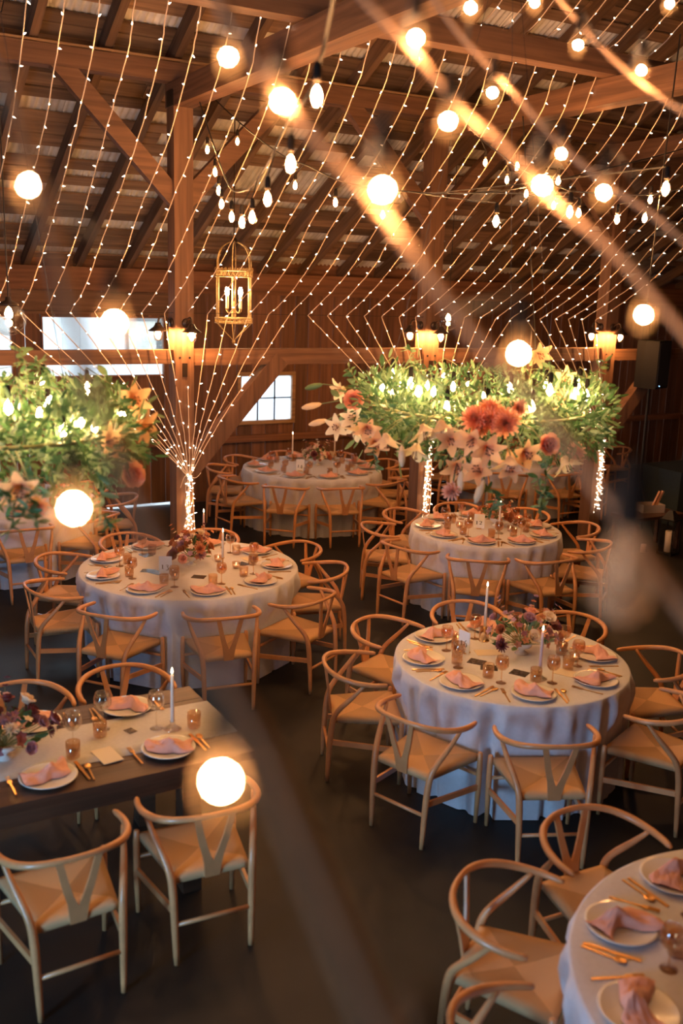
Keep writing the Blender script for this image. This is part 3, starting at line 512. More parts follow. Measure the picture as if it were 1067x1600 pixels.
def rel(o, p): return p
ORD = ['', 'first', 'second', 'third', 'fourth', 'fifth', 'sixth']
def seat_names(cx, cy, angs):
    """ordinal phrases for seats around a table, seen from the camera side"""
    base = math.atan2(-cy, -cx); d = [((a-base+math.pi) % (2*math.pi))-math.pi for a in angs]
    i0 = min(range(len(d)), key=lambda i: abs(d[i])); names = {}
    right = sorted([i for i in range(len(d)) if i != i0 and d[i] > d[i0]], key=lambda i: d[i]); left = sorted([i for i in range(len(d)) if i != i0 and d[i] < d[i0]], key=lambda i: -d[i])
    names[i0] = 'nearest seat'
    for k, i in enumerate(right): names[i] = '%s seat right of nearest' % ORD[k+1]
    for k, i in enumerate(left): names[i] = '%s seat left of nearest' % ORD[k+1]
    return [names[i] for i in range(len(d))]

def cloth(cx, cy, R, seed, tname, chairs=()):
    r = random.Random(seed); m = MB(); NA = 280
    comps = [(r.choice((11, 13)), r.uniform(0, 6.3), 0.35), (r.choice((21, 23, 25)), r.uniform(0, 6.3), 1.0), (r.choice((33, 37)), r.uniform(0, 6.3), 0.7), (5, r.uniform(0, 6.3), 0.25)]
    rings = [0.0001, 0.35, 0.7, 0.93, 0.985, 1.0]; vs = []
    for q in rings: vs += [(R*q*math.cos(2*math.pi*k/NA), R*q*math.sin(2*math.pi*k/NA), ZT if q < 0.99 else ZT-0.004) for k in range(NA)]
    NS = 12
    for j in range(1, NS+1):
        t = j/NS
        for k in range(NA):
            a = 2*math.pi*k/NA; f = sum(c*math.cos(n*a+p+0.5*t*math.sin(3*a)) for n, p, c in comps)/1.5
            f = f if f > 0 else f*0.8
            rad = R+0.006-0.030*t+0.062*(t**0.45)*f
            x_, y_ = rad*math.cos(a), rad*math.sin(a)
            for ca, cr in chairs:      # the skirt is pushed in by the chairs
                ux, uy = math.cos(ca), math.sin(ca); ax = x_*ux+y_*uy; lt = -x_*uy+y_*ux; lim = cr-0.262
                if ax > lim and abs(lt) < 0.36:
                    kf = min(1, max(0, (0.36-abs(lt))/0.06))*min(1, max(0, (t-0.20)/0.14)); dd = (ax-lim)*kf; x_ -= dd*ux; y_ -= dd*uy
            vs.append((x_, y_, (ZT-0.006)*(1-t)+0.004))
    tot = len(rings)+NS
    fs = [(j*NA+k, j*NA+(k+1) % NA, (j+1)*NA+(k+1) % NA, (j+1)*NA+k) for j in range(tot-1) for k in range(NA)]
    m.add(vs, [f[::-1] for f in fs]); o = m.build('tablecloth', M['cloth'], None, True, loc=(cx, cy, 0))
    for p in o.data.polygons[:0]: pass
    return tag(o, 'floor-length pale grey linen cloth on the %s' % tname, 'tablecloth', 'round tablecloths')

def round_table(cx, cy, R, tname):
    t = thing('round_table', 'round banquet table hidden under the cloth of the %s' % tname, 'table', (cx, cy, 0), 0, 'round banquet tables')
    m = MB(); m.lathe([(R-0.03, 0.715), (R-0.02, 0.722), (R-0.02, 0.738), (R-0.03, 0.742), (0.0, 0.742)], 40); m.build('tabletop', M['farm'], t)
    for sx in (-1, 1):
        for sy in (-1, 1): m = MB(); m.tube([(sx*R*0.55, sy*R*0.5, 0), (sx*R*0.55, sy*R*0.5, 0.716)], 0.016, 8); m.build('leg', M['steel'], t)
    return t

def setting(px, py, ang, tname, sname, seed, full=True, glasses=True, zt=ZT, nap=None):
    """one place setting; ang = outward direction from the table centre; (px,py) = plate centre"""
    r = random.Random(seed); on = 'on the %s, %s' % (tname, sname); rz = ang+math.pi/2   # local +y points to the table centre
    def loc(dx, dy, z=0.0):   # dx to the sitter's right, dy towards the centre
        ix, iy = -math.cos(ang), -math.sin(ang); rx, ry = iy, -ix
        return (px+dx*rx+dy*ix, py+dx*ry+dy*iy, zt+z)
    o = put('plate', ME['plate'], None, loc(0, 0)); tag(o, 'white plate %s' % on, 'plate', 'dinner plates')
    o = put('napkin', ME['napkin%d' % (r.randrange(5) if nap is None else nap)], None, loc(r.uniform(-0.015, 0.015), r.uniform(-0.01, 0.02), 0.0045), rot=(0, 0, rz+r.uniform(-0.6, 0.6))); tag(o, 'knotted blush napkin %s' % on, 'napkin', 'blush napkins')
    if full:
        rr = rz
        for nm, dx, a in (('knife', 0.165, 0.03), ('spoon', 0.195, -0.04), ('fork', -0.17, 0.02)):
            o = put(nm, ME[nm], None, loc(dx, r.uniform(-0.02, 0.02)), rot=(0, 0, rr-math.pi+math.pi+a+r.uniform(-0.08, 0.08))); tag(o, 'gold %s %s' % (nm, on), nm, 'gold cutlery')
    if glasses:
        o = put('goblet', ME['goblet'], None, loc(0.15+r.uniform(-0.02, 0.02), 0.19+r.uniform(-0.02, 0.02))); tag(o, 'amber stemmed goblet %s' % on, 'glass', 'amber goblets')
        o = put('tumbler', ME['tumbler'], None, loc(0.065+r.uniform(-0.02, 0.02), 0.205+r.uniform(-0.02, 0.02))); tag(o, 'low amber tumbler %s' % on, 'glass', 'amber tumblers')

# ---- flowers
def petal(m, c, q, L, W, curl, cup, nu=4, nv=3, pinch=0.15, span=0.95):
    """petal from base c; local x along, z up; curl bends the tip, cup folds the sides"""
    vs = []
    for i in range(nu):
        u = i/(nu-1); wd = W*(math.sin(math.pi*min(0.97, pinch+(span-pinch)*u))**0.8)
        ang = curl*u; x = L*(math.sin(ang)/curl if abs(curl) > 1e-4 else u); z = L*((1-math.cos(ang))/curl if abs(curl) > 1e-4 else 0)
        for j in range(nv):
            s = 2*j/(nv-1)-1; vs.append(c+q @ Vector((x, s*wd/2, z+cup*abs(s)*wd)))
    m.add(vs, [(i*nv+j, i*nv+j+1, (i+1)*nv+j+1, (i+1)*nv+j) for i in range(nu-1) for j in range(nv-1)])
def rotz(a): return Matrix.Rotation(a, 3, 'Z')
def roty(a): return Matrix.Rotation(a, 3, 'Y')
def bloom_rose(size, mt, seed=1):
    m = MB(); r = random.Random(seed); k = 0
    for lay, (n, tilt, L, W) in enumerate(((3, -1.5, 0.62, 0.55), (4, -1.42, 0.70, 0.70), (5, -1.28, 0.80, 0.82), (6, -1.08, 0.88, 0.88), (6, -0.78, 0.92, 0.88))):
        for i in range(n):
            a = 2*math.pi*i/n+lay*0.5+r.uniform(-0.15, 0.15)
            petal(m, rotz(a) @ Vector((0.04*size*lay*0.6, 0, 0)), rotz(a) @ roty(tilt), L*size, W*size, 1.0-0.30*lay, 0.22, 5, 5, 0.25, 0.78)
    return m.mesh('rose', mt, True)
def bloom_dahlia(size, mt, seed=1, n=60):
    m = MB()
    for i in range(n):
        a = i*2.39996; e = 1-i/n; petal(m, Vector((0, 0, 0.0)), rotz(a) @ roty(-1.5*e+0.25*(1-e)), size*(0.62+0.38*(1-e)), size*0.26, 0.45, 0.35, 3, 3, 0.3, 0.85)
    return m.mesh('dahlia', mt, True)
def bloom_lily(size, mt, op=1.0):
    m = MB(); m.cur = 0
    for i in range(6):
        a = i*math.pi/3; w = 0.58 if i % 2 else 0.44
        petal(m, Vector((0, 0, 0)), rotz(a) @ roty(-1.20*op), size*1.15, size*w, -1.15 if op > 0.9 else -0.55, 0.15, 7, 3, 0.12)
    m.cur = 1
    for i in range(6):
        a = i*math.pi/3+0.3; t = Vector((0.16*size*math.cos(a), 0.16*size*math.sin(a), 0.75*size)); m.tube([(0, 0, 0.1*size), t], 0.012*size, 4); m.box(t, (0.05*size, 0.12*size, 0.04*size))
    return m.mesh('lily', [mt, M['stamen']], True)
def bloom_bud(size, mt):
    m = MB(); m.lathe([(0.0, 0.0), (0.10*size, 0.12*size), (0.17*size, 0.45*size), (0.15*size, 0.75*size), (0.06*size, 0.97*size), (0.0, 1.0*size)], 7); return m.mesh('bud', mt, True)
def bloom_small(size, mt, n=5):
    m = MB()
    for i in range(n): petal(m, Vector((0, 0, 0)), rotz(2*math.pi*i/n) @ roty(-0.45), size, size*0.75, -0.4, 0.1, 4, 3, 0.2)
    m.lathe([(0.0, 0.0), (0.12*size, 0.1*size), (0.0, 0.22*size)], 6); return m.mesh('blossom', mt, True)
def leaf_mesh(L, W, mt):
    m = MB(); petal(m, Vector((0, 0, 0)), Matrix.Identity(3), L, W, 0.5, 0.22, 5, 3, 0.10); return m.mesh('leaf', mt, True)
BL = {}
for nm in ('rose', 'blush', 'cream', 'mauve', 'rust', 'plum'):
    BL['rose_'+nm] = bloom_rose(0.055, M[nm], 3); BL['dahlia_'+nm] = bloom_dahlia(0.05, M[nm]); BL['small_'+nm] = bloom_small(0.032, M[nm])
BL['leaf'] = leaf_mesh(0.07, 0.035, M['leaf']); BL['leafl'] = leaf_mesh(0.07, 0.032, M['leafl'])
def aim(d, roll=0.0):
    d = Vector(d).normalized(); return d.to_track_quat('Z', 'Y').to_matrix() @ rotz(roll)
PAL = {13: ('rust', 'rust', 'blush', 'cream', 'plum', 'rust', 'mauve'), 16: ('mauve', 'blush', 'mauve', 'rust', 'blush', 'cream', 'plum'), 12: ('rust', 'cream', 'rust', 'blush', 'rust'), 14: ('cream', 'blush', 'rust', 'cream', 'plum'), 0: ('cream', 'blush', 'plum', 'mauve', 'plum', 'plum')}
def centrepiece(x, y, pal, tname, seed, sz=1.0, z=ZT):
    r = random.Random(seed); t = thing('flower_arrangement', 'low arrangement of %s blooms on the %s' % ({13: 'rust and cream', 16: 'mauve and blush', 12: 'orange and cream', 14: 'cream and blush', 0: 'plum and cream'}[pal], tname), 'flowers', (x, y, z), r.uniform(0, 6), 'table centrepieces')
    m = MB(); m.lathe([(0.045, 0), (0.04, 0.006), (0.018, 0.02), (0.02, 0.03), (0.06, 0.05), (0.078, 0.085), (0.074, 0.085), (0.055, 0.055), (0.0, 0.045)], 16); m.build('bowl', M['plateware'], t, True)
    kinds = ('rose', 'dahlia', 'small', 'small', 'rose', 'small')
    n = int(34*sz); fol = MB()
    for i in range(n):
        a = i*2.39996+r.uniform(-0.3, 0.3); e = math.acos(1-0.95*(i+0.5)/n); rad = sz*r.uniform(0.105, 0.17)*(1.25 if r.random() < 0.15 else 1)
        d = Vector((math.sin(e)*math.cos(a)*1.25, math.sin(e)*math.sin(a)*1.0, math.cos(e)*0.95)); p = Vector((0, 0, 0.085))+d*rad
        k = r.choice(kinds); me = BL['%s_%s' % (k, r.choice(PAL[pal]))]
        put('blossom', me, t, p, q=aim(d+Vector((r.uniform(-0.3, 0.3), r.uniform(-0.3, 0.3), 0.15)), r.uniform(0, 6)), scale=r.uniform(0.75, 1.15))
        fol.tube([(0, 0, 0.06), p*0.5+Vector((0, 0, 0.03)), p], 0.002, 4, False)
    for i in range(int(26*sz)):
        a = r.uniform(0, 6.28); e = r.uniform(0.2, 1.6); d = Vector((math.sin(e)*math.cos(a)*1.2, math.sin(e)*math.sin(a), math.cos(e)*0.9)); put('leaf', BL['leaf' if r.random() < 0.6 else 'leafl'], t, Vector((0, 0, 0.08))+d*0.10*sz, q=aim(d, r.uniform(0, 6)) @ roty(-1.3), scale=r.uniform(0.7, 1.2))
    for i in range(6):   # airy sprigs
        a = r.uniform(0, 6.28); d = Vector((math.cos(a)*0.8, math.sin(a)*0.8, 0.9)); fol.tube([(0, 0, 0.08), d*0.2*sz+Vector((0, 0, 0.08))], 0.0015, 4, False)
        for kk in range(3): put('blossom', BL['small_'+r.choice(PAL[pal])], t, Vector((0, 0, 0.08))+d*sz*(0.17+0.025*kk)+Vector((r.uniform(-.02, .02), r.uniform(-.02, .02), 0)), q=aim(d, r.uniform(0, 6)), scale=0.7)
    fol.build('stems', M['stem'], t)
    return t
def candle(x, y, tname, which, h=0.27, mt='wax', holder='glass', z=ZT):
    hz = 0.045 if holder == 'glass' else 0.10
    s = thing('candlestick', '%s candlestick under the %s candle on the %s' % ('low glass' if holder == 'glass' else 'slim brass', which, tname), 'candlestick', (x, y, z), 0, 'candlesticks')
    m = MB()
    if holder == 'glass': m.lathe([(0.05, 0), (0.05, 0.004), (0.02, 0.02), (0.014, 0.035), (0.016, hz), (0.012, hz), (0.0, hz-0.01)], 14)
    else: m.lathe([(0.038, 0), (0.036, 0.006), (0.006, 0.012), (0.005, hz-0.015), (0.014, hz-0.008), (0.014, hz), (0.0, hz-0.004)], 12)
    m.build('holder', M['clear'] if holder == 'glass' else M['gold'], s, True)
    t = thing('taper_candle', 'lit %s taper candle, the %s one on the %s' % ('blush' if mt == 'waxp' else 'cream', which, tname), 'candle', (x, y, z+hz-0.006), 0, 'taper candles')
    m = MB(); m.lathe([(0.011, 0), (0.0085, h-0.006), (0.005, h), (0.0, h-0.002)], 10); m.build('taper', M[mt], t, True)
    m = MB(); m.tube([(0, 0, h-0.003), (0.001, 0, h+0.01)], 0.0012, 5); m.build('wick', M['ink'], t)
    m = MB(); m.lathe([(0.0, h+0.004), (0.005, h+0.010), (0.0065, h+0.017), (0.004, h+0.030), (0.0, h+0.042)], 8); m.build('flame', M['flame'], t, True)
    lamp('candle_light', (0, 0, h+0.05), 0.5, (1, 0.55, 0.2), 0.012, t)
# numerals drawn as flat ribbons (old-style serif figures)
GL = {'1': [([(0.10, 0.0), (0.10, 0.56)], (0.15, 0.15)), ([(-0.06, 0.012), (0.26, 0.012)], (0.03, 0.03)), ([(-0.04, 0.50), (0.10, 0.545)], (0.03, 0.05))],
      '2': [([(-0.02, 0.42), (0.04, 0.53), (0.17, 0.56), (0.29, 0.48), (0.27, 0.33), (0.14, 0.18), (0.0, 0.05)], (0.11, 0.07, 0.05, 0.13, 0.13, 0.06, 0.04)), ([(-0.02, 0.045), (0.34, 0.045)], (0.09, 0.10)), ([(0.33, 0.02), (0.35, 0.15)], (0.03, 0.03))],
      '3': [([(0.0, 0.46), (0.09, 0.55), (0.21, 0.55), (0.27, 0.44), (0.22, 0.33), (0.10, 0.28)], (0.09, 0.05, 0.06, 0.13, 0.07, 0.04)), ([(0.10, 0.28), (0.26, 0.22), (0.32, 0.06), (0.26, -0.10), (0.12, -0.18), (0.0, -0.10)], (0.04, 0.07, 0.14, 0.12, 0.05, 0.09))],
      '4': [([(0.24, -0.22), (0.24, 0.56)], (0.14, 0.14)), ([(0.22, 0.54), (-0.08, 0.05)], (0.03, 0.03)), ([(-0.10, 0.035), (0.42, 0.035)], (0.06, 0.06))],
      '6': [([(0.32, 0.78), (0.14, 0.66), (0.03, 0.45), (0.02, 0.22), (0.09, 0.05), (0.20, 0.0), (0.31, 0.08), (0.34, 0.25), (0.28, 0.40), (0.18, 0.44), (0.06, 0.36)], (0.03, 0.07, 0.11, 0.15, 0.10, 0.04, 0.10, 0.14, 0.09, 0.04, 0.03))]}
def number_card(x, y, text, rz, tname, z=ZT):
    t = thing('table_number', 'white card printed with the number %s' % {'12': 'twelve', '13': 'thirteen', '14': 'fourteen', '16': 'sixteen'}[text], 'sign', (x, y, z), rz, 'table number cards')
    m = MB(); m.box((0, 0, 0.078), (0.105, 0.003, 0.150)); m.build('card', M['white'], t)
    m = MB(); m.box((0, 0.012, 0.004), (0.05, 0.05, 0.008)); m.build('stand', M['gold'], t)
    s = 0.062; x0 = -0.030
    for ch in text:
        m = MB()
        for pts, ws in GL[ch]:
            P = crv([(p[0], p[1], 0) for p in pts], 4 if len(pts) > 2 else 1); W = [c[0] for c in crv([(w_, 0, 0) for w_ in ws], 4 if len(pts) > 2 else 1)]
            n = len(P); vs = []
            for i in range(n):
                tn = P[min(i+1, n-1)]-P[max(i-1, 0)]; tn = tn/np.linalg.norm(tn); nr = np.array((-tn[1], tn[0], 0)); 
                for sg in (-1, 1): q = P[i]+nr*sg*abs(W[i])/2; vs.append((x0+q[0]*s, -0.0021, 0.046+q[1]*s))
            m.add(vs, [(2*i, 2*i+1, 2*i+3, 2*i+2) for i in range(n-1)])
        m.build('numeral', M['ink'], t); x0 += 0.034
def flat(nm, x, y, rz, label, cat, z=ZT):
    return tag(put(nm, ME[nm], None, (x, y, z), rot=(0, 0, rz)), label, cat)

# ================================================================== ROUND TABLES
D2 = math.radians
TB = [ # name, x, y, R, chair angles, chair radius, plates?, palette
 ('table sixteen', 4.00, 4.65, 0.76, [200, 244, 294, 157, 114, 338, 68, 26], 0.965, True, 16),
 ('table thirteen', 2.86, 7.50, 0.915, [180, 221, 260, 299, 337, 15, 58, 100, 141], 1.10, True, 13),
 ('table twelve', 6.08, 7.60, 0.76, [188, 228, 268, 307, 346, 26, 68, 109, 149], 0.985, True, 12),
 ('table fourteen', 6.03, 11.28, 0.915, [189, 225, 259, 297, 333, 6, 45, 81, 117, 153], 1.13, True, 14),
 ('far left table', 2.00, 10.68, 0.915, [268, 308, 350, 30, 220, 70], 1.11, True, 14),
 ('table behind the hoop', 9.25, 10.98, 0.915, [226, 266, 186, 305, 150, 345, 30], 1.10, True, 14),
 ('bottom right table', 3.01, 1.66, 0.915, [89, 124, 160, 53], 1.12, True, 16),
]
for ti, (tn, cx, cy, R, angs, cr, pl, pal) in enumerate(TB):
    angs = [D2(a) for a in angs]; names = seat_names(cx, cy, angs)
    round_table(cx, cy, R, tn); pushed = []
    for i, a in enumerate(angs):
        r = random.Random(ti*50+i); aj = a+r.uniform(-0.03, 0.03); rj = cr+r.uniform(-0.015, 0.025)
        chair(cx+rj*math.cos(aj), cy+rj*math.sin(aj), a+math.pi+r.uniform(-0.05, 0.05), 'oak wishbone chair at the %s, %s' % (tn, names[i]), 'wishbone chairs')
        pushed.append((aj, rj)); pr = R-0.175
        setting(cx+pr*math.cos(a), cy+pr*math.sin(a), a, tn, names[i], ti*100+i, full=ti in (0, 1, 2, 3, 6), glasses=True)
    cloth(cx, cy, R, 40+ti, tn, pushed)
centrepiece(2.90, 7.56, 13, 'table thirteen', 1, 1.15)
centrepiece(4.13, 4.70, 16, 'table sixteen', 2, 1.3)
centrepiece(6.27, 7.68, 12, 'table twelve', 3, 1.05)
centrepiece(6.18, 11.42, 14, 'table fourteen', 4, 1.15)
centrepiece(9.25, 10.98, 12, 'table behind the hoop', 5, 1.1)
centrepiece(2.0, 10.68, 14, 'far left table', 6, 1.0)
number_card(2.60, 7.37, '13', D2(-30), 'table thirteen'); number_card(3.78, 4.87, '16', D2(-84), 'table sixteen')
number_card(6.01, 7.62, '12', D2(-38), 'table twelve'); number_card(5.75, 11.08, '14', D2(-28), 'table fourteen')
candle(3.09, 7.33, 'table thirteen', 'right-hand', 0.22, 'wax', 'gold'); candle(3.13, 7.86, 'table thirteen', 'rear', 0.27, 'waxp', 'gold')
candle(3.95, 4.31, 'table sixteen', 'front', 0.27, 'waxp', 'glass'); candle(4.05, 5.00, 'table sixteen', 'rear', 0.29, 'wax', 'gold')
candle(6.08, 7.39, 'table twelve', 'front', 0.27, 'wax', 'glass')
candle(6.0, 11.80, 'table fourteen', 'left-hand', 0.27, 'wax', 'gold'); candle(6.55, 11.6, 'table fourteen', 'right-hand', 0.27, 'wax', 'gold')
for x, y, a, l in ((2.55, 7.44, 0.5, 'instant photo left of number card thirteen'), (2.50, 7.52, 1.0, 'second instant photo, overlapping the one left of number card thirteen'), (2.64, 7.98, 0.2, 'instant photo behind number card thirteen'), (2.82, 7.19, 0.9, 'instant photo in front of the flowers on the table thirteen'), (3.30, 7.40, 0.3, 'instant photo near the right candle on the table thirteen'),
                (3.76, 4.70, 0.6, 'instant photo beside number card sixteen'), (3.77, 4.585, 0.9, 'second instant photo in front of number card sixteen'), (3.89, 4.43, 0.5, 'instant photo by the front candle on the table sixteen')):
    flat('photo_card', x, y, a, l, 'photo')
for x, y, a, l in ((4.17, 4.29, 0.5, 'cream card right of the front candle on the table sixteen'), (3.93, 4.80, 1.2, 'cream card behind number card sixteen'), (3.42, 7.50, 0.2, 'cream card right of the flowers on the table thirteen')):
    flat('menu_card', x, y, a, l, 'card')
# loose glass votives
k = 0
for tn, pts in (('table sixteen', [(4.36, 4.44), (4.42, 4.62), (3.86, 5.05)]), ('table thirteen', [(3.14, 7.55), (3.20, 7.30), (2.62, 7.20)]), ('table twelve', [(6.25, 7.42), (5.86, 7.75), (6.10, 7.88)]), ('table fourteen', [(6.35, 11.2), (5.95, 11.25), (6.2, 11.75)])):
    for j, (x, y) in enumerate(pts):
        t = thing('votive_holder', 'amber glass votive on the %s, %s' % (tn, ('nearest of its three', 'middle of its three', 'farthest of its three')[sorted(range(3), key=lambda i: pts[i][1]).index(j)]), 'votive', (x, y, ZT), 0, 'amber votives')
        put('cup', ME['tealight'], t)
        m = MB(); m.lathe([(0.024, 0.014), (0.024, 0.028), (0.0, 0.029)], 10); m.build('tealight', M['wax'], t)
        m = MB(); m.lathe([(0.0, 0.03), (0.004, 0.036), (0.0, 0.052)], 6); m.build('flame', M['flame'], t)

# ================================================================== FARM TABLE (bottom left)
ft = thing('farm_table', 'dark wooden plank farm table with square legs at bottom left', 'table', (0, 4.665, 0))
nb = 5; TX0, TX1 = -0.75, 1.95
for i in range(nb):
    wd = 0.93/nb; m = MB(); m.box((0, 0, 0), (TX1-TX0, wd-0.004, 0.045)); m.build('plank', M['farm'], ft, loc=((TX0+TX1)/2, -0.465+wd*(i+0.5), ZT-0.0225-0.0005*(i % 2)))
for s in (-1, 1): m = MB(); m.box(((TX0+TX1)/2, s*0.385, 0.655), (TX1-TX0-0.36, 0.04, 0.10)); m.build('apron', M['farm'], ft)
for sx in (TX0+0.2, TX1-0.32):
    for s in (-1, 1): m = MB(); m.box((sx, s*0.36, 0.353), (0.10, 0.10, 0.705)); m.build('leg', M['farm'], ft)
m = MB(); NS = 30
def rn(u, v):
    x = TX0-0.02+(TX1+0.012-(TX0-0.02))*u; y = (v-0.5)*0.44+0.01*math.sin(6*u); return (x, y, ZT+0.004+0.0015*math.sin(30*u+5*v))
m.grid(rn, NS, 5); n0 = len(m.v); m.v += [(x, y, ZT+0.0005) for x, y, z in m.v]; m.f += [tuple(i+n0 for i in f[::-1]) for f in m.f[:]]; m.mi += [0]*(len(m.f)-len(m.mi))
rim = [(i, i+1) for i in range(NS-1)]
m.f += [(a, a+n0, b_+n0, b_) for a, b_ in rim]; m.mi += [0]*len(rim)
o = m.build('table_runner', M['runner'], None, True, loc=(0, 4.665, 0)); tag(o, 'beige linen runner along the dark farm table', 'table runner')
FT = 'farm table'
for i, (x, y, a, nm) in enumerate(((0.943, 4.36, -90, 'second front seat from right'), (1.555, 4.39, -90, 'front right seat'), (1.518, 4.96, 90, 'rear right seat'), (1.02, 4.98, 90, 'second rear seat from right'))):
    setting(x, y, D2(a), FT, nm, 900+i, glasses=False, zt=ZT+0.006)
for x, y, f, nm in ((0.90, 3.93, 92, 'second front seat from right'), (1.56, 3.985, 86, 'front right seat'), (1.645, 5.39, -92, 'rear right seat'), (1.03, 5.39, -88, 'second rear seat from right')):
    chair(x, y, D2(f), 'oak wishbone chair at the farm table, %s' % nm, 'wishbone chairs')
for x, y, l in ((1.124, 4.60, 'clear wine glass left of the menu on the farm table runner'), (1.327, 4.77, 'clear wine glass before the rear plate on the farm table runner'), (1.584, 4.66, 'clear wine glass beside the taper candle on the farm table')):
    o = put('wine_glass', ME['wine_glass'], None, (x, y, ZT+0.006)); tag(o, l, 'glass', 'wine glasses')
for x, y, l in ((1.77, 4.59, 'low amber tumbler right of the candle on the farm table'), (1.105, 4.53, 'low amber tumbler left of the menu on the farm table'), (1.29, 4.70, 'low amber tumbler in the middle of the farm table runner')):
    o = put('tumbler', ME['tumbler'], None, (x, y, ZT+0.006)); tag(o, l, 'glass', 'amber tumblers')
flat('menu_card', 1.26, 4.47, 0.12, 'cream menu card between the two front plates of the farm table', 'card', ZT+0.006)
o = put('photo_card', ME['photo_card'], None, (1.45, 4.69, ZT+0.006), rot=(0, 0, 0.3), scale=0.55); tag(o, 'tiny dark photo lying on the farm table runner', 'photo')
centrepiece(0.80, 4.67, 0, 'farm table runner', 9, 1.25, ZT+0.007)
candle(1.66, 4.62, 'farm table', 'only', 0.27, 'wax', 'glass', ZT+0.006)

